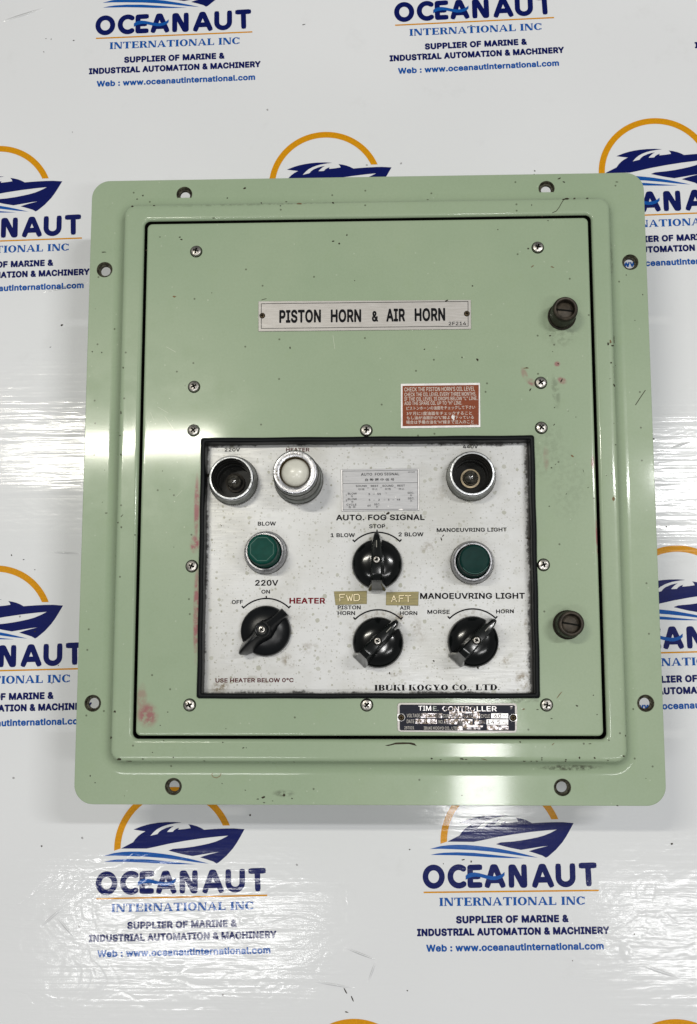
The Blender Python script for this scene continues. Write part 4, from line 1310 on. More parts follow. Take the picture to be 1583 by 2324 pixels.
# ------------------------------------------------------------------ screws with cross recess
def cross_head(r, h, slot=.42, w=.13, seg=48, rings=12, depth=.0007, shade_ring=True, rot=.3):
    m_ = MB()
    if shade_ring:
        m_.lathe([(r * 1.13, .00006), (r * 1.0, .00010), (r * .99, -.0002)], seg, 1)  # flat near-black ring paints the shaded gap round the head
    prof_ = [(1.0, 0), (.995, .35), (.96, .62), (.88, .80)]
    rs = [(r * a, h * b) for a, b in prof_]
    for i in range(1, rings + 1):
        q = .88 * (1 - i / (rings + .0001))
        rs.append((r * max(q, .002), h * (.80 + .20 * (1 - (q / .88) ** 2))))
    vs_, fs2, mi2 = [], [], []
    for (rr_, zz) in rs:
        for i in range(seg):
            a = 2 * PI * i / seg
            x, y = rr_ * math.cos(a), rr_ * math.sin(a)
            u, v_ = x * math.cos(rot) + y * math.sin(rot), -x * math.sin(rot) + y * math.cos(rot)
            ins = (abs(u) < r * w and abs(v_) < r * slot) or (abs(v_) < r * w and abs(u) < r * slot) or (abs(u) + abs(v_) < r * w * 2.0)
            vs_.append((x, y, zz - (depth if ins else 0)))
            mi2.append(ins)
    for k in range(len(rs) - 1):
        for i in range(seg):
            j = (i + 1) % seg
            q = (k * seg + i, k * seg + j, (k + 1) * seg + j, (k + 1) * seg + i)
            dark = sum(mi2[t] for t in q) >= 2  # recess faces get a near-black colour in place of their shade
            m_.add([vs_[t] for t in q], [(0, 1, 2, 3)], 1 if dark else 0)
    return m_


sm = cross_head(.0034, .0021, .52, .13, 64, 18, .0009)
first = None
screws_px = [(446, 571), (1221, 562), (441, 878), (1228, 869), (440, 977), (832, 977), (1229, 971), (436, 1285), (1234, 1282), (431, 1600), (833, 1600), (1241, 1600)]
for i, (x, y) in enumerate(screws_px):
    p = at(x, y, DZ)
    if first is None:
        first = o = sm.build("panel_screw", [SCREWM, CROSS], panel, angle=45)
    else:
        o = first.copy()
        COL.objects.link(o)
    o.location = (p.x, p.y, DZ)
    o.rotation_euler = (0, 0, random.uniform(0, PI / 2))


# ------------------------------------------------------------------ nameplates
def quad_plate(name, reg, quad, z0, th, mats, parent, rnd=0.0003):
    """thin plate with the corner pixels quad (TL, TR, BR, BL), chamfered edge"""
    P_ = [ra(reg, x, y, z0 + th) for x, y in quad]
    cx = sum(p.x for p in P_) / 4
    cy = sum(p.y for p in P_) / 4

    def loop(off, z):
        out = []
        n_ = 5
        for k in range(4):
            p, a, b = P_[k], P_[k - 1], P_[(k + 1) % 4]
            da = Vector((a.x - p.x, a.y - p.y)).normalized()
            db = Vector((b.x - p.x, b.y - p.y)).normalized()
            c = Vector((p.x, p.y)) + (da + db) * (off)
            r_ = max(rnd - off * .5, .00005)
            s0 = c + da * r_
            s1 = c + db * r_
            for i in range(n_ + 1):
                t = i / n_
                q = s0 * (1 - t) ** 2 + c * 2 * t * (1 - t) + s1 * t ** 2
                out.append((q.x, q.y, z))
        return out

    m_ = MB()
    m_.loft([loop(-.00002, z0 - .0001), loop(0, z0 + th - .0001), loop(.0001, z0 + th)], 0, cap=True)
    return m_.build(name, mats, parent, angle=25)


def poly_on(name, reg, loops_, z, mat, parent, holes_=()):
    m_ = MB()
    cv = lambda l: [(ra(reg, x, y, z).x, ra(reg, x, y, z).y) for x, y in l]
    m_.flat([cv(l) for l in loops_], z, 0, holes=[cv(l) for l in holes_])
    return m_.build(name, mat, parent, smooth=False)


def frame_line(reg, q, w, z, mat, parent, name="border_line"):
    L_ = []
    for a, b in zip(q, q[1:] + q[:1]):
        dx, dy = b[0] - a[0], b[1] - a[1]
        k = math.hypot(dx, dy)
        dx, dy = dx / k * w, dy / k * w
        L_.append(bar((a[0] - dx, a[1] - dy), (b[0] + dx, b[1] + dy), w))
    return poly_on(name, reg, L_, z, mat, parent)


def small_screw(p, r, parent, mat=BRASSY):
    m_ = cross_head(r, r * .45, .5, .16, 28, 6, r * .2, True)
    return m_.build("plate_screw", [mat, CROSS], parent, loc=(p.x, p.y, p.z), angle=45)


# title plate
rt = (820, 960, 2.1392)
tp = quad_plate("title_plate", rt, [(45, 42), (1523, 32), (1525, 235), (45, 251)], DZ, .0008, SILVER, panel, .0003)
tz = DZ + .0008 + .00006
frame_line(rt, [(65, 59), (1503, 43), (1504, 215), (65, 231)], 1.9, tz, INK, tp)
for (s_, xa, xb, ya, yb_) in (("PISTON", 190, 480, 193, 189), ("HORN", 548, 760, 189, 187), ("&", 835, 878, 184, 183), ("AIR", 935, 1065, 184, 182),
                              ("HORN", 1132, 1345, 181, 178)):
    rtext(rt, s_, xa, xb, ya, 90 if s_ != "&" else 74, tz, INK, tp, yb2=yb_, off=.034)
rtext(rt, "2F214", 1368, 1490, 209, 24, tz, INK, tp, yb2=208, off=.014)
for x, y in ((72, 142), (1495, 128)):
    p = ra(rt, x, y, tz)
    small_screw(p, .0016, tp)
m = MB()
p = ra(rt, 1353, 38, tz)
m.flat([blob(p.x, p.y, .0011, .0004, .5)], tz + .00003)
p = ra(rt, 85, 28, DZ)
m.flat([blob(p.x, p.y, .0022, .00018, .25)], DZ + .0001)
m.build("dirt_fleck", CHIP, tp, smooth=False)

# oil level notice
ro = (1260, 1220, 4.656)
op = quad_plate("oil_notice_plate", ro, [(203, 128), (1405, 113), (1412, 787), (205, 805)], DZ, .0006, SILVEREDGE, panel, .0002)
oz = DZ + .0006 + .00005
poly_on("red_field", ro, [[(232, 161), (1385, 146), (1386, 755), (232, 772)]], oz, RUSTRED, op)
oz += .00005
for (s_, xa, xb, ya, yb_, h_, cj) in (
        ("CHECK THE PISTON HORN'S OIL LEVEL", 260, 1325, 246, 232, 60, 0), ("CHECK THE OIL LEVEL EVERY THREE MONTHS.", 260, 1345, 322, 308, 56, 0),
        ("IF THE OIL LEVEL IS DROPS BELOW \"L\" LINE.", 260, 1365, 388, 374, 52, 0), ("ADD THE SPARE OIL UP TO \"H\" LINE.", 260, 1132, 452, 444, 52, 0),
        ("ピストンホーンの油面をチェックして下さい", 290, 1330, 530, 512, 56, 1), ("3ケ月に1度油面をチェックすること", 295, 1282, 607, 600, 54, 1),
        ("もし油が油面計の\"L\"線より下っている", 295, 1310, 672, 662, 52, 1), ("場合は予備の油を\"H\"線まで注入のこと", 285, 1308, 740, 732, 56, 1)):
    rtext(ro, s_, xa, xb, ya, h_, oz, WHITE_INK, op, yb2=yb_, off=.004 if cj else .004, cjk=bool(cj))
rtext(ro, "40141", 1255, 1358, 756, 15, oz, WHITE_INK, op, yb2=755, off=.0)
m = MB()
p = ra(ro, 1000, 640, oz)
m.flat([blob(p.x, p.y, .0009, .0016, .2)], oz + .00004)
m.build("worn_spot", SILVEREDGE, op, smooth=False)

# fog signal table
rf = (1100, 1510, 5.654)
fp = quad_plate("signal_table_plate", rf, [(50, 90), (1490, 75), (1496, 846), (65, 863)], PLZ, .0007, SILVER2, panel, .0002)
fz = PLZ + .0007 + .00005
frame_line(rf, [(85, 125), (1462, 103), (1468, 822), (90, 835)], 3.2, fz, INK, fp)
poly_on("border_line", rf, [bar((88, 352), (1460, 335), 3)], fz, INK, fp)
poly_on("bright_edge", rf, [[(58, 98), (74, 98), (84, 850), (70, 852)], [(1470, 85), (1486, 84), (1492, 838), (1476, 838)]], fz, SILVEREDGE, fp)
for (s_, xa, xb, yb_, h_, cj, off) in (
        ("AUTO  FOG SIGNAL", 422, 1128, 208, 48, 0, .014), ("自 動 霧 中 信 号", 498, 1035, 308, 50, 1, .012), ("40148", 1283, 1408, 155, 30, 0, .0),
        ("SOUND", 328, 530, 417, 36, 0, .014), ("REST", 603, 742, 415, 36, 0, .014), ("SOUND", 815, 1018, 412, 36, 0, .014), ("REST", 1090, 1230, 409, 36, 0, .014),
        ("吹鳴", 375, 485, 477, 38, 1, 0), ("休止", 622, 730, 475, 38, 1, 0), ("吹鳴", 865, 970, 472, 38, 1, 0), ("休止", 1110, 1218, 470, 38, 1, 0),
        ("1", 144, 158, 577, 34, 0, .01), ("BLOW", 180, 345, 556, 36, 0, .014), ("発", 235, 275, 605, 36, 1, 0), ("5", 560, 588, 564, 34, 0, .014), ("55", 722, 788, 562, 34, 0, .014),
        ("SEC.", 1278, 1400, 542, 36, 0, .01), ("秒", 1325, 1362, 588, 38, 1, 0),
        ("2", 140, 170, 680, 34, 0, .01), ("BLOW", 180, 345, 657, 34, 0, .014), ("発", 240, 282, 706, 36, 1, 0), ("5", 565, 592, 670, 34, 0, .014),
        ("2", 740, 768, 668, 34, 0, .014), ("5", 918, 945, 667, 34, 0, .014), ("48", 1078, 1142, 664, 34, 0, .014), ("SEC.", 1283, 1405, 643, 36, 0, .01),
        ("秒", 1328, 1365, 692, 38, 1, 0), ("CYCLE", 155, 338, 759, 36, 0, .012), ("周", 190, 232, 803, 36, 1, 0), ("期", 275, 318, 803, 36, 1, 0), ("60", 540, 605, 776, 36, 0, .014),
        ("SEC.", 663, 775, 753, 36, 0, .01), ("秒", 700, 740, 801, 38, 1, 0)):
    rtext(rf, s_, xa, xb, yb_, h_, fz, INK, fp, off=off, cjk=bool(cj), yb2=yb_ - (xb - xa) * .012)
poly_on("dash_mark", rf, [bar((x, y), (x + 36, y - .5), 2.6) for x, y in ((534, 433), (772, 430), (1027, 426), (640, 548), (648, 657), (838, 654), (1000, 652))], fz, INK, fp)
poly_on("worn_spot", rf, [[(x + a, y + b) for a, b in ((0, -14), (8, 0), (3, 16), (-7, 6))] for x, y in ((698, 526), (1060, 602), (920, 768))] +
        [[(1100, 838), (1130, 822), (1170, 815), (1205, 835), (1160, 845)]], fz + .00004, SILVEREDGE, fp)

# time controller rating plate
rc = (1240, 2240, 3.166)
cp = quad_plate("rating_plate", rc, [(168, 142), (1400, 148), (1397, 453), (168, 441)], DZ, .0008, SILVER, panel, .0022)
cz = DZ + .0008 + .00005
poly_on("enamel_field", rc, [[(205, 161), (1362, 167), (1378, 176), (1380, 420), (1372, 432), (205, 427), (192, 418), (190, 172)]], cz, NAVYPL, cp)
cz2 = cz + .00005
poly_on("screw_eyelet", rc, [circ(208, 293, 38, 28), [(168, 262), (206, 256), (206, 330), (168, 326)]], cz2, SILVEREDGE, cp)
poly_on("screw_eyelet", rc, [circ(1359, 297, 38, 28), [(1400, 262), (1362, 262), (1362, 334), (1400, 330)]], cz2, SILVEREDGE, cp)
for x, y in ((208, 293), (1359, 297)):
    p = ra(rc, x, y, cz2)
    m = MB()
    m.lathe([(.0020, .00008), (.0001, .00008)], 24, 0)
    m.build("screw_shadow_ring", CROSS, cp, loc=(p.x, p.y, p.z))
    small_screw(Vector((p.x, p.y, p.z + .0001)), .0015, cp)
for q in (((408, 250), (628, 250), (628, 299), (408, 299)), ((712, 252), (830, 252), (830, 301), (712, 301)), ((948, 252), (1018, 252), (1018, 303), (948, 303)),
          ((1132, 252), (1308, 253), (1308, 303), (1132, 302)), ((355, 310), (575, 311), (575, 359), (355, 358)), ((650, 312), (940, 313), (940, 364), (650, 362)),
          ((1085, 314), (1308, 315), (1308, 368), (1085, 367)), ((1090, 376), (1310, 377), (1310, 424), (1090, 423))):
    poly_on("value_field", rc, [q], cz2, WORN if q[0][0] not in (1132, 1085) else SILVEREDGE, cp)
cz3 = cz2 + .00005
poly_on("worn_spot", rc, [[(700, 235), (790, 228), (900, 236), (1000, 232), (1010, 246), (880, 252), (760, 248), (705, 262)],
                          [(795, 372), (850, 366), (1010, 372), (1050, 380), (1040, 396), (930, 392), (850, 402), (838, 424), (790, 428), (782, 400)],
                          [(960, 312), (1000, 318), (1010, 350), (990, 372), (962, 366)], [(1325, 180), (1350, 176), (1352, 200), (1338, 212)],
                          [(700, 268), (716, 262), (712, 305), (692, 300)], [(830, 306), (880, 308), (870, 316), (832, 314)]], cz2 + .00002, WORN, cp)
for (s_, xa, xb, yb_, h_, mat, off) in (
        ("TIM", 385, 515, 224, 50, SILVEREDGE, .008), ("E.", 535, 592, 226, 48, DARKCHROME, .008), ("CONTRO", 632, 968, 229, 50, WORN, .008), ("LLER", 985, 1190, 230, 52, SILVEREDGE, .008),
        ("VOLTAGE", 265, 400, 292, 36, WHITE_INK, .0), ("AC.", 416, 470, 293, 34, INK, 0), ("220V", 482, 626, 294, 36, CHIP, .01),
        ("CUR.", 637, 705, 294, 34, WHITE_INK, 0), ("15A", 745, 826, 296, 34, INK, .01), ("PHASE", 838, 942, 297, 32, WORN, 0), ("1", 975, 990, 297, 34, CHIP, .02),
        ("CYCLE", 1028, 1120, 297, 36, WHITE_INK, 0), ("60", 1165, 1238, 296, 38, CHIP, .012), ("Hz", 1254, 1298, 294, 32, INK, 0),
        ("DATE", 265, 342, 352, 36, WHITE_INK, 0), ("JAN.84", 362, 570, 355, 36, CHIP, .006), ("NO.", 593, 640, 355, 34, WHITE_INK, 0), ("R5180", 660, 930, 358, 36, CHIP, .012),
        ("WEIGHT", 972, 1075, 358, 34, WORN, 0), ("14.5", 1092, 1228, 360, 38, CHIP, .008), ("kg", 1258, 1300, 358, 24, INK, 0),
        ("28T001", 240, 340, 415, 30, WHITE_INK, 0), ("IBUKI KOGYO CO., LTD.", 440, 790, 418, 30, WHITE_INK, 0), ("OSAKA JAPAN", 850, 1018, 419, 24, WORN, .01),
        ("32", 1150, 1215, 420, 34, CHIP, 0), ("lb", 1265, 1302, 418, 32, INK, 0)):
    rtext(rc, s_, xa, xb, yb_, h_, cz3, mat, cp, off=off, yb2=yb_ + (xb - xa) * .004)

# brass FWD / AFT tags
rb = (1060, 1920, 4.947)


def brass_tag(quad, glyphs, lab):
    tg = quad_plate("brass_tag", rb, quad, PLZ, .0006, BRASSTAG, panel, .0001)
    tg["label"] = lab
    z = PLZ + .0006
    for pts in glyphs:
        for mat, w, dz in ((BRASSDARK, 11, .00005), (BRASSLINE, 6, .0001)):
            L_ = []
            for a, b in zip(pts, pts[1:]):
                ox = 3 if mat is BRASSDARK else 0  # dark copy of each stroke, shifted down and right
                L_.append(capsule((a[0] + ox, a[1] + ox), (b[0] + ox, b[1] + ox), w, 5))
            poly_on("stamped_letter", rb, L_, z + dz, mat, tg)
    return tg


brass_tag([(131, 14), (661, 7), (660, 214), (158, 236)],
          [[(228, 170), (225, 64), (305, 62)], [(226, 112), (285, 108)], [(335, 80), (362, 168), (384, 96), (408, 168), (430, 66)],
           [(455, 160), (455, 66), (520, 62), (542, 82), (543, 140), (520, 162), (455, 165)]], "brass tag stamped FWD")
brass_tag([(973, 25), (1496, 18), (1487, 243), (969, 236)],
          [[(1058, 182), (1095, 84), (1140, 182)], [(1072, 148), (1128, 148)], [(1182, 184), (1182, 84), (1255, 82)], [(1182, 128), (1240, 126)],
           [(1280, 84), (1370, 82)], [(1325, 84), (1327, 184)]], "brass tag stamped AFT")

# ------------------------------------------------------------------ pilot lamps
KN = .0006


def open_lamp(p, gold):
    b = MB()
    b.lathe([(.0151, .0000, KN), (.0151, .0030, KN), (.0146, .0034)], 160, 1)
    b.lathe([(.0147, .0034), (.0146, .0042), (.0140, .0075), (.0136, .0105)], 96, 2)
    b.lathe([(.0136, .0105), (.0136, .0122), (.0135, .0131), (.0131, .0136), (.0126, .0137), (.0121, .0137), (.0119, .0135), (.0118, .0130)], 96, 0)
    b.lathe([(.0118, .0130), (.0117, .0100), (.0112, .0100), (.0112, .0055), (.0108, .0055), (.0108, .0000), (.0100, 0.0), (.0100, -.0066), (.0001, -.0066)], 72, 3)
    o = b.build("pilot_lamp", [CHROME2, KNURL, DARKCHROME, WELL], panel, loc=p, angle=40)
    c = MB()
    c.lathe([(.0059, -.0064), (.0059, -.0046), (.0048, -.0045), (.0046, -.0060)], 48)
    c.build("lamp_socket", BEIGE if gold else OLDTHUMB, o)
    g = MB()
    g.lathe([(.0038, -.0055), (.0042, -.0030)] + [(.0044 * math.cos(R(a)), -.0010 + .0044 * math.sin(R(a))) for a in range(-10, 91, 10)], 32)
    g.build("bulb", BULB, o)
    return o


BULB = None
t = NT("dark_bulb_glass")
v = t.pos()
t.set(base=t.mix(t.ramp(t.noise(v, 500, 3), .4, .65), (0.035, 0.033, 0.028), (0.10, 0.095, 0.08)), rough=.06, coat=1.0, coatr=.02, spec=.8)
t.bump(t.noise(v, 700, 2), .00008)
BULB = t.m

l1 = open_lamp(lamp220, False)
l1["label"] = "lensless pilot lamp at the left marked 220V"
l2 = open_lamp(lamp440, True)
l2["label"] = "lensless pilot lamp at the right marked 440V with pale socket ring"

b = MB()
b.lathe([(.0151, .0000, KN), (.0151, .0034, KN), (.0147, .0038)], 200, 1)
b.lathe([(.0147, .0038), (.0143, .0060), (.0140, .0095), (.0137, .0100)], 96, 2)
b.lathe([(.0136, .0100), (.0136, .0240, 0), (.0130, .0244)], 96, 3)
b.lathe([(.0132, .0244), (.0131, .0290), (.0130, .0304)], 96, 2)
b.lathe([(.0130, .0304), (.0126, .0312), (.0120, .0314), (.0094, .0308), (.0090, .0302)], 96, 0)
b.lathe([(.0090, .0302), (.0088, .0260), (.0001, .0255)], 64, 4)
lh = b.build("pilot_lamp", [CHROME, KNURL, DARKCHROME, KNURL, GOLDRING], panel, loc=lampH, angle=40)
lh["label"] = "tall pilot lamp with milky white dome marked HEATER"
g = MB()
g.lathe([(.0083, .0262)] + [(.0083 * math.cos(R(a)), .0275 + .0052 * math.sin(R(a))) for a in range(0, 91, 6)], 64)
g.build("lens_dome", LAMPWHITE, lh)


# raised maker's marks round the bezel
def ring_text(s_, a0, a1, r_, z_, H_, parent, mat):
    n_ = len(s_)
    out = MB()
    for i, ch in enumerate(s_):
        if ch == ' ':
            continue
        me = text_mesh(ch, .01, 2)
        a = R(a0 + (a1 - a0) * (i + .5) / n_)
        xs = [v.co.x for v in me.vertices]
        cx_ = (min(xs) + max(xs)) / 2
        vs_ = []
        for v_ in me.vertices:
            u, w = (v_.co.x - cx_) * H_ * 1.4, v_.co.y * H_ * 1.4
            rad = r_ + w
            th_ = a - u / r_
            vs_.append((rad * math.cos(th_), rad * math.sin(th_), z_))
        out.add(vs_, [tuple(p_.vertices) for p_ in me.polygons])
        bpy.data.meshes.remove(me)
    return out.build("stamped_marks", mat, parent, smooth=False)


OLIVE = simple("olive_stamp_paint", (0.16, 0.13, 0.05), .5, var=.4)
ring_text("ORIGINAL", 128, 62, .0102, .03145, .0013, lh, OLIVE)
ring_text("MARK", 212, 172, .0102, .03145, .0014, lh, OLIVE)
ring_text("S", -38, -28, .0102, .03145, .0014, lh, OLIVE)


# ------------------------------------------------------------------ push buttons
def push_button(p, cap_r, cap, octo, lab):
    b_ = MB()
    b_.lathe([(.0132, .0000, KN), (.0132, .0026, KN), (.0128, .0030)], 180, 1)
    b_.lathe([(.0128, .0030), (.0126, .0042), (.0121, .0060), (.0119, .0078), (.0112, .0088), (.0104, .0088), (.0101, .0080)], 96, 0)
    b_.lathe([(.0101, .0080), (.0100, .0010), (.0001, .0010)], 48, 2)
    o = b_.build("push_button", [CHROME, KNURL, CROSS], panel, loc=p, angle=40)
    o["label"] = lab
    g_ = MB()
    g_.lathe([(.0096, .0010), (.0096, .0120), (cap_r, .0128), (cap_r, .0205), (cap_r - .0002, .0218), (cap_r - .0008, .0226), (cap_r - .0016, .0229)], 72, 0)
    g_.lathe([(cap_r - .0016, .0229), (cap_r - .0020, .0228), (cap_r * .5, .0225), (.0001, .0224)], 72, 0)
    g_.build("button_cap", [cap], o, angle=40)
    if octo:
        k_ = MB()
        pts = [(cap_r * .80 * math.cos(R(22.5 + 45 * i)), cap_r * .80 * math.sin(R(22.5 + 45 * i))) for i in range(9)]
        k_.flat([bar(a, b2, .00012) for a, b2 in zip(pts, pts[1:])], .02305)  # lighter outline drawn along the octagon
        k_.build("light_facet_line", GREENEDGE, o, smooth=False)
    else:
        k_ = MB()
        k_.flat([band([((cap_r - .0006) * math.cos(R(a)), (cap_r - .0006) * math.sin(R(a))) for a in range(215, 331, 5)], .00010)], .0229)  # lighter arc drawn along the lower rim
        k_.build("light_facet_line", GREENEDGE, o, smooth=False)
    return o


push_button(PT(604.4, 1255.2), .0091, GREENCAP, True, "green push button marked BLOW with octagon face")
push_button(PT(1071.9, 1277.7), .0090, GREENCAP2, False, "dark green push button under MANOEUVRING LIGHT")


# ------------------------------------------------------------------ rotary switches
def dial_disc(mat):
    d = MB()
    d.lathe([(.0150, .0001), (.0152, .0010), (.0151, .0014)], 96, 1)
    d.lathe([(.0150, .0014), (.0149, .0034), (.0147, .0042), (.0142, .0050), (.0132, .0058), (.0118, .0066), (.0100, .0073), (.0080, .0078), (.0055, .0081), (.0001, .0083)], 96, 0)
    return d


def section_loft(secs, name, mat, parent, capmi=0):
    """secs: (y, half base, half mid, z mid, half top, z top); tall fin along y"""
    loops_ = []
    for (y, wb, wm, zm, wt, zt, y2) in secs:
        # y2: where the top of this section sits (the ends lean)
        ym = y + (y2 - y) * .45
        loops_.append([(-wb, y, .004), (-wm, ym, zm), (-wt, y2, zt - .0009), (-wt + min(.0008, wt * .5), y2, zt), (0, y2, zt + .0001), (wt - min(.0008, wt * .5), y2, zt),
                       (wt, y2, zt - .0009), (wm, ym, zm), (wb, y, .004)])
    m_ = MB()
    n_ = len(loops_[0])
    vs_ = [p for l in loops_ for p in l]
    fs2 = []
    for k in range(len(loops_) - 1):
        for i in range(n_ - 1):
            fs2.append((k * n_ + i, k * n_ + i + 1, (k + 1) * n_ + i + 1, (k + 1) * n_ + i))
    fs2.append(tuple(range(n_)))
    fs2.append(tuple(reversed(range((len(loops_) - 1) * n_, len(loops_) * n_))))
    m_.add(vs_, fs2)
    return m_.build(name, mat, parent, angle=32)


def mmv(*a):
    return tuple(x / 1000 for x in a)


def fin_switch(p, ang, lab, zk=1.0):
    o = dial_disc(BLACK).build("rotary_switch", [BLACK, BLACK_DULL], panel, loc=p, angle=40)
    o["label"] = lab
    Z = 30.5
    secs = [mmv(17.6, 1.9, 1.3, 9, .6, 26.0, 16.6), mmv(16.8, 2.3, 1.8, 12, 1.0, 28.0, 16.3), mmv(14.8, 3.2, 2.5, 14, 1.5, 29.6, 14.6), mmv(11.5, 3.9, 3.0, 15, 2.2, 30.2, 11.4),
            mmv(7.5, 4.2, 3.3, 16, 2.7, Z, 7.3), mmv(2.5, 4.4, 3.6, 16, 3.05, Z, 2.5), mmv(-3, 4.4, 3.7, 16, 3.1, Z, -3), mmv(-8, 4.7, 3.8, 15, 3.1, 30.4, -7.8),
            mmv(-10.5, 4.9, 4.0, 14, 3.0, 29.8, -10.2), mmv(-12.3, 5.1, 4.3, 12, 2.9, 28.6, -11.8), mmv(-14.0, 5.3, 4.7, 9, 2.9, 23.5, -13.0), mmv(-15.6, 5.3, 4.9, 7, 3.7, 13.5, -14.6),
            mmv(-16.6, 4.6, 4.3, 5.5, 3.8, 7.6, -16.2)]
    g_ = section_loft(secs, "grip", BLACK, o)
    # grooves moulded beside the fin
    sc = cross_head(.0020, .0008, .55, .17, 40, 10, .0006, True)
    s_ = sc.build("centre_screw", [SCREWM, CROSS], o, loc=(0, 0, Z / 1000 + .00015), angle=45)
    m_ = MB()
    m_.lathe([(.0026, 0.0), (.0019, 0.00002)], 32)
    m_.build("screw_recess", CROSS, o, loc=(0, 0, Z / 1000 + .00012))
    pm = MB()
    pm.add([(-.00022, .0072, .03065), (.00022, .0072, .03065), (.00025, .0110, .03040), (.00022, .0136, .02955), (.0001, .0150, .0275),
            (-.0001, .0150, .0275), (-.00022, .0136, .02955), (-.00025, .0110, .03040)], [(0, 1, 2, 7), (7, 2, 3, 6), (6, 3, 4, 5)])
    pm.build("pointer_line", POINTER, o, smooth=False)
    o.rotation_euler = (0, 0, ang)
    return o


fin_switch(kstop, 0.0, "rotary switch pointing up to STOP")
fin_switch(kpist, -R(44.5), "rotary switch pointing to AIR HORN")
fin_switch(kmors, -R(43.5), "rotary switch pointing to HORN beside MORSE")

# heater switch: a different, winged knob
hk = dial_disc(BLACK_DULL)
hk = hk.build("rotary_switch", [BLACK_DULL, BLACK_DULL], panel, loc=kheat, angle=40)
hk["label"] = "rotary switch with long curved wing pointing to HEATER"
secs = [mmv(16.4, 2.9, 2.7, 5, 2.5, 7.0, 16.4), mmv(15.6, 3.0, 2.7, 6, 2.5, 8.4, 15.6), mmv(11.5, 3.4, 2.8, 8, 2.1, 11.5, 11.5), mmv(7, 4.6, 3.6, 9, 2.2, 14.5, 7), mmv(3.2, 6.8, 4.6, 10, 2.6, 19, 3.2),
        mmv(0, 7.6, 5.0, 11, 2.2, 21.5, 0), mmv(-3.0, 7.0, 4.4, 11, 1.6, 22.5, -3.0), mmv(-7, 5.4, 3.4, 11, 1.2, 22.5, -7), mmv(-11, 4.8, 3.2, 11, 1.0, 21.5, -11.2),
        mmv(-15, 4.2, 2.8, 9.5, 1.0, 18.5, -15.6), mmv(-18, 2.8, 2.2, 8, 1.0, 14.5, -18.8), mmv(-19.4, 1.5, 1.3, 6.5, .8, 10.5, -20.2)]
section_loft(secs, "grip", BLACK_DULL, hk)
h_ = MB()
h_.lathe([(.0050, .012), (.0046, .0225), (.0043, .0245), (.0036, .0252), (.0030, .0250), (.0028, .0238), (.0001, .0236)], 40)
h_.build("hub", BLACK_DULL, hk, angle=50)
cross_head(.0021, .0010, .6, .17, 40, 10, .0007, False).build("centre_screw", [SCREWM, CROSS], hk, loc=(0, 0, .0240), angle=45)
hk.rotation_euler = (0, 0, -R(46.6))

# ------------------------------------------------------------------ thumb screws of the door
for (x, y, lean) in ((1275.4, 718.6, .12), (1288.0, 1418, .17)):
    p = at(x, y, DZ)
    b = MB()
    b.lathe([(.0086, .0001), (.0086, .0010), (.0078, .0014), (.0076, .0030)], 48, 0)
    b.lathe([(.0076, .0030), (.0077, .0050, .00012), (.0077, .0130, .00012), (.0075, .0152), (.0070, .0162)], 120, 0)
    b.lathe([(.0070, .0162), (.0064, .0166), (.0058, .0165), (.0054, .0158)], 64, 1)
    b.lathe([(.0054, .0158), (.0053, .0120), (.0052, .0115)], 64, 0)
    b.lathe([(.0052, .0118), (.0040, .0124), (.0001, .0127)], 48, 1)
    o = b.build("thumb_screw", [OLDTHUMB, OLDTHUMB2], panel, loc=p, angle=40)
    s = MB()
    s.box(-.0053, -.0005, .0124, .0053, .0005, .01285)
    s.build("screwdriver_slot", CROSS, o).rotation_euler = (0, 0, -lean)

# ------------------------------------------------------------------ chips, scratches
A5, A6, AL, AR, AM = (200, 540, 1.583), (1200, 540, 1.583), (200, 2200, 1.979), (1400, 2200, 1.979), (1640, 1100, 3.769)
AF = (240, 1150, 3.4413)


def chips(items, z, parent, mat):
    m_ = MB()
    for (reg, x, y, rx, ry, a) in items:
        p_ = ra(reg, x, y, z)
        k = 1 / reg[2] / 1.43272 * DM
        m_.flat([blob(p_.x, p_.y, rx * k * .85, ry * k * .85, a)], z + .00005 + random.uniform(0, .00002))
    o_ = m_.build("paint_chip", mat, parent, smooth=False)
    o_["kind"] = "stuff"
    return o_


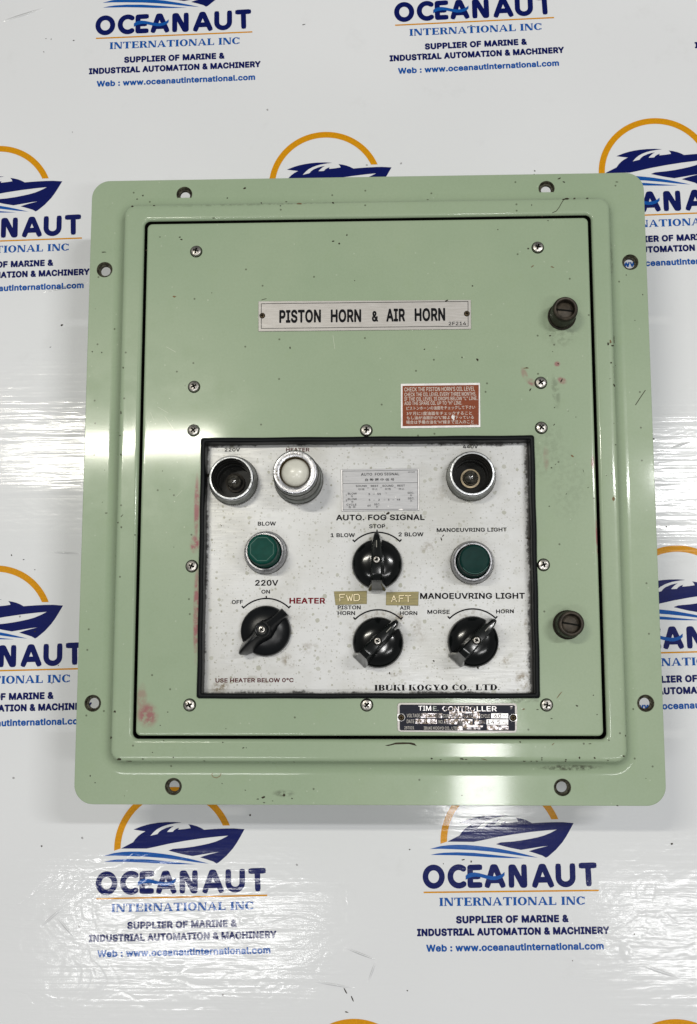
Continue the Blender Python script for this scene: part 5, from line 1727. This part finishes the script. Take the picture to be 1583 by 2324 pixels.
chips([(A5, 508, 365, 4, 4, 0), (A5, 610, 366, 6, 4, 0), (A5, 618, 378, 8, 4, 0), (A5, 1399, 387, 8, 4, 0), (A5, 1431, 399, 5, 7, 0), (A5, 1471, 355, 5, 6, 0), (A5, 1178, 935, 4, 8, 0),
       (A5, 775, 653, 3, 3, 0), (A5, 1510, 590, 3, 3, 0), (A5, 438, 433, 5, 4, 0), (A6, 534, 617, 4, 6, .5), (A6, 664, 327, 5, 3, -.5), (A6, 559, 997, 6, 10, .2), (A6, 286, 943, 5, 4, .3),
       (A6, 933, 873, 6, 5, 0), (A6, 922, 281, 4, 4, 0), (A6, 820, 425, 5, 6, -.6), (A6, 975, 1017, 5, 4, 0), (A6, 892, 260, 5, 3, 0), (A6, 480, 985, 4, 5, 0),
       (AM, 320, 632, 9, 26, -.7), (AM, 705, 515, 10, 30, -.5), (AM, 662, 313, 7, 6, 0), (AM, 618, 848, 5, 14, -.7), (AM, 612, 1060, 6, 18, -.7), (AM, 580, 1587, 12, 8, .3), (AM, 630, 1545, 4, 13, -.9),
       (AM, 762, 1908, 5, 13, -.8), (AM, 553, 2058, 10, 8, 0), (AM, 595, 163, 8, 6, 0), (AM, 280, 358, 14, 4, 0), (AM, 970, 1625, 4, 20, .2), (AM, 1210, 1757, 5, 5, 0), (AM, 1030, 1830, 12, 4, .4),
       (AM, 785, 893, 7, 5, .4), (AM, 880, 965, 5, 10, 0), (AL, 685, 228, 5, 4, 0), (AL, 637, 314, 4, 5, 0), (AL, 1060, 335, 4, 3, 0), (AR, 943, 188, 9, 5, -.4), (AR, 1073, 245, 5, 4, 0),
       (AR, 780, 270, 8, 3, 0), (AR, 690, 212, 9, 3, 0), (AR, 1050, 120, 5, 4, 0), (AF, 243, -500, 5, 5, 0), (AF, 995, 1313, 7, 7, 0), (AF, 1225, 1003, 6, 9, .6), (AF, 1247, 360, 5, 5, 0), (AF, 1078, 1520, 5, 5, 0),
       (AF, 1122, 2165, 6, 5, 0), (A5, 880, 260, 3, 3, 0)], DZ, door, CHIP)
chips([(A5, 583, 672, 10, 6, 0), (A6, 810, 1040, 16, 3, 0), (A6, 945, 520, 14, 4, -.4), (A6, 842, 516, 12, 3, .6), (AM, 835, 1440, 22, 14, -.8), (AR, 830, 118, 4, 34, -.7), (AR, 600, 210, 10, 5, .2)], DZ, door, CHIP_BROWN)
m = MB()
for reg, a, b, w in ((AF, (1020, 700), (1215, 992), 1.1), (AF, (940, 595), (1060, 665), .9), (AF, (860, 655), (895, 740), .8), (A5, (540, 930), (590, 958), 1.0), (A5, (1398, 870), (1408, 940), .9),
                    (AF, (1150, 1600), (1215, 1530), .8), (AF, (1010, 945), (1030, 985), .8)):
    pa, pb = ra(reg, *a, DZ), ra(reg, *b, DZ)
    m.flat([bar((pa.x, pa.y), (pb.x, pb.y), w * .00012)], DZ + .00006)
for reg, x, y in ((AF, 1075, 500), (AF, 1160, 1213), (AF, 1105, 748), (AF, 865, 757), (AF, 1130, 1655), (AF, 1238, 1940), (AF, 915, 785), (AR, 590, 205), (AF, 1023, 128), (A5, 755, 690)):
    p = ra(reg, x, y, DZ)
    m.flat([blob(p.x, p.y, .0004, .0003)], DZ + .00006)
m.build("paint_scratch", CHIP_LIGHT, door, smooth=False)["kind"] = "stuff"

frame_o = [o for o in panel.children if o.name.startswith("raised_frame")][0]
flange_o = [o for o in panel.children if o.name.startswith("mounting_flange")][0]
chips([(A5, 365, 207, 8, 5, 0), (A5, 478, 203, 8, 3, 0), (A5, 1030, 190, 5, 4, 0), (A5, 1158, 184, 7, 3, 0), (A5, 1399, 189, 7, 6, 0), (A5, 785, 267, 8, 3, 0), (A5, 1128, 205, 5, 3, 0), (A6, 303, 173, 7, 3, 0),
       (A6, 1015, 169, 20, 5, .1), (A6, 1058, 167, 8, 5, 0), (A6, 1125, 166, 7, 4, 0), (A6, 838, 201, 3, 6, 0), (A6, 1232, 915, 5, 10, 0), (A6, 1255, 924, 8, 4, 0), (A6, 1262, 885, 2, 18, 0), (A6, 1247, 1012, 5, 5, 0),
       (AM, 1330, 92, 16, 10, 0), (AM, 1348, 30, 5, 40, .05), (AM, 1312, 300, 12, 6, -.5), (AM, 1350, 575, 10, 28, .5), (AM, 1367, 1305, 12, 6, -.5), (AM, 1252, 1680, 7, 7, 0), (AM, 1298, 495, 7, 5, 0), (AM, 1345, 1043, 7, 4, 0), (AM, 1365, 335, 4, 8, 0),
       (AL, 587, 488, 4, 4, 0), (AL, 373, 532, 16, 7, -.1), (AL, 525, 530, 7, 4, 0), (AL, 722, 520, 5, 5, 0), (AL, 320, 393, 6, 10, 0), (AL, 1040, 424, 5, 4, 0), (AL, 344, 225, 9, 9, 0), (AL, 660, 412, 4, 4, 0), (AL, 1170, 460, 8, 4, .4), (AL, 1190, 458, 3, 4, .4), (AL, 437, 545, 20, 3, 0),
       (AR, 578, 421, 6, 5, 0), (AR, 66, 535, 8, 4, 0), (AR, 205, 530, 14, 6, -.2), (AR, 230, 533, 8, 4, 0), (AR, 718, 523, 5, 6, 0), (AR, 718, 536, 5, 5, 0), (AR, 604, 545, 9, 4, 0), (AR, 650, 545, 7, 3, 0), (AR, 685, 544, 8, 3, 0), (AR, 873, 534, 7, 4, 0), (AR, 960, 523, 6, 9, .2),
       (AR, 1058, 524, 8, 6, -.4), (AR, 1143, 540, 5, 4, 0), (AR, 1028, 432, 12, 3, 0), (AR, 1257, 380, 4, 7, 0), (AR, 1245, 512, 6, 6, 0), (AR, 1150, 410, 4, 5, 0), (AR, 870, 545, 6, 5, 0), (AR, 8, 528, 8, 5, 0),
       (AF, 530, 660, 8, 22, 0), (AF, 520, 915, 14, 8, 0), (AF, 530, 1130, 8, 16, .4), (AF, 497, 1890, 8, 12, 0), (AF, 535, 1948, 7, 7, 0), (AF, 687, 2027, 7, 9, 0), (AF, 555, 158, 8, 12, 0), (AF, 540, 1815, 5, 22, -.7)],
      RZ, frame_o, CHIP)
chips([(A5, 1225, 194, 19, 5, 0), (AM, 1303, 45, 14, 28, 0), (AM, 1340, 1970, 18, 30, 0), (AR, 790, 434, 12, 3, .7), (AR, 345, 532, 20, 3, -.3)], RZ, frame_o, CHIP_BROWN)
m = MB()
rs_ = (1134, 2400, 1.3959)
p1 = [(165, 33), (190, 28), (215, 20), (250, 19), (285, 20), (300, 24), (310, 36), (275, 27), (240, 28), (210, 29), (180, 36)]
m.flat([[(ra(rs_, x, y, RZ).x, ra(rs_, x, y, RZ).y) for x, y in p1]], RZ + .00006)
m.flat([band([(ra(A6, x, y, RZ).x, ra(A6, x, y, RZ).y) for x, y in ((1005, 170), (992, 190), (980, 212), (965, 232), (945, 240))], .0002)], RZ + .00006)
m.build("paint_chip", CHIP, frame_o, smooth=False)
chips([(A5, 943, 115, 9, 6, .2), (A5, 420, 152, 5, 6, 0), (A5, 855, 165, 5, 5, 0), (A5, 220, 443, 14, 4, 0), (A5, 160, 955, 4, 5, 0), (A5, 390, 170, 5, 4, 0), (A5, 208, 960, 4, 4, 0), (A6, 1410, 662, 4, 4, 0), (A6, 1325, 561, 4, 4, 0), (A6, 1370, 795, 3, 3, 0),
       (A6, 980, 64, 12, 4, .4), (A6, 1004, 82, 9, 4, -.4), (A6, 1277, 82, 11, 3, 0), (AL, 187, 638, 5, 6, 0), (AL, 218, 683, 5, 4, 0), (AL, 407, 768, 3, 3, 0), (AL, 1184, 731, 6, 3, -.5), (AL, 1035, 688, 4, 4, 0), (AL, 1433, 762, 10, 9, 0), (AL, 1485, 784, 6, 5, 0),
       (AL, 1300, 778, 18, 7, .3), (AL, 1265, 788, 9, 4, 0), (AL, 1305, 811, 9, 3, 0), (AL, 1360, 800, 6, 3, 0), (AR, 204, 765, 5, 4, 0), (AR, 1205, 831, 8, 4, 0), (AF, 367, 1783, 18, 6, .1), (AF, 243, 993, 6, 6, 0), (AF, 322, 1662, 6, 5, 0), (AF, 348, 1303, 5, 5, 0),
       (AF, 430, 1640, 5, 5, 0), (AR, 1388, 655, 3, 3, 0)], FZ, flange_o, CHIP)
rt_ = (2060, 800, 1.2915)
m = MB()
pa, pb = ra(rt_, 9, 668, FZ), ra(rt_, 51, 605, FZ)
m.flat([band([(pa.x, pa.y), ((pa.x + pb.x) / 2 - .0001, (pa.y + pb.y) / 2), (pb.x, pb.y)], .00022)], FZ + .00006)
m.build("paint_scratch", CHIP, flange_o, smooth=False)
# dried glue ring low on the flange
m = MB()
g0 = [ra(AL, x, y, FZ) for x, y in ((985, 590), (1005, 584), (1025, 588), (1020, 604), (1030, 618), (1022, 640), (1000, 652), (978, 646), (968, 630), (980, 614), (978, 600), (985, 590))]
m.flat([band([(p.x, p.y) for p in g0], .00022)], FZ + .00006)
m.build("glue_mark", CHIP_BROWN, flange_o, smooth=False)

# ------------------------------------------------------------------ back box that carries the flange
bb = MB()
bb.loft([rr(RX0 + .004, RY0 + .004, RX1 - .004, RY1 - .004, .006, .0004, 6), rr(RX0 + .004, RY0 + .004, RX1 - .004, RY1 - .004, .006, BZ + .0004, 6)], cap=True)
bb.build("back_box", GREEN_FLANGE, panel)
# the thing stands on the banner: its origin goes to its foot
for o in panel.children:
    o.location.z -= BZ
panel.location.z = BZ
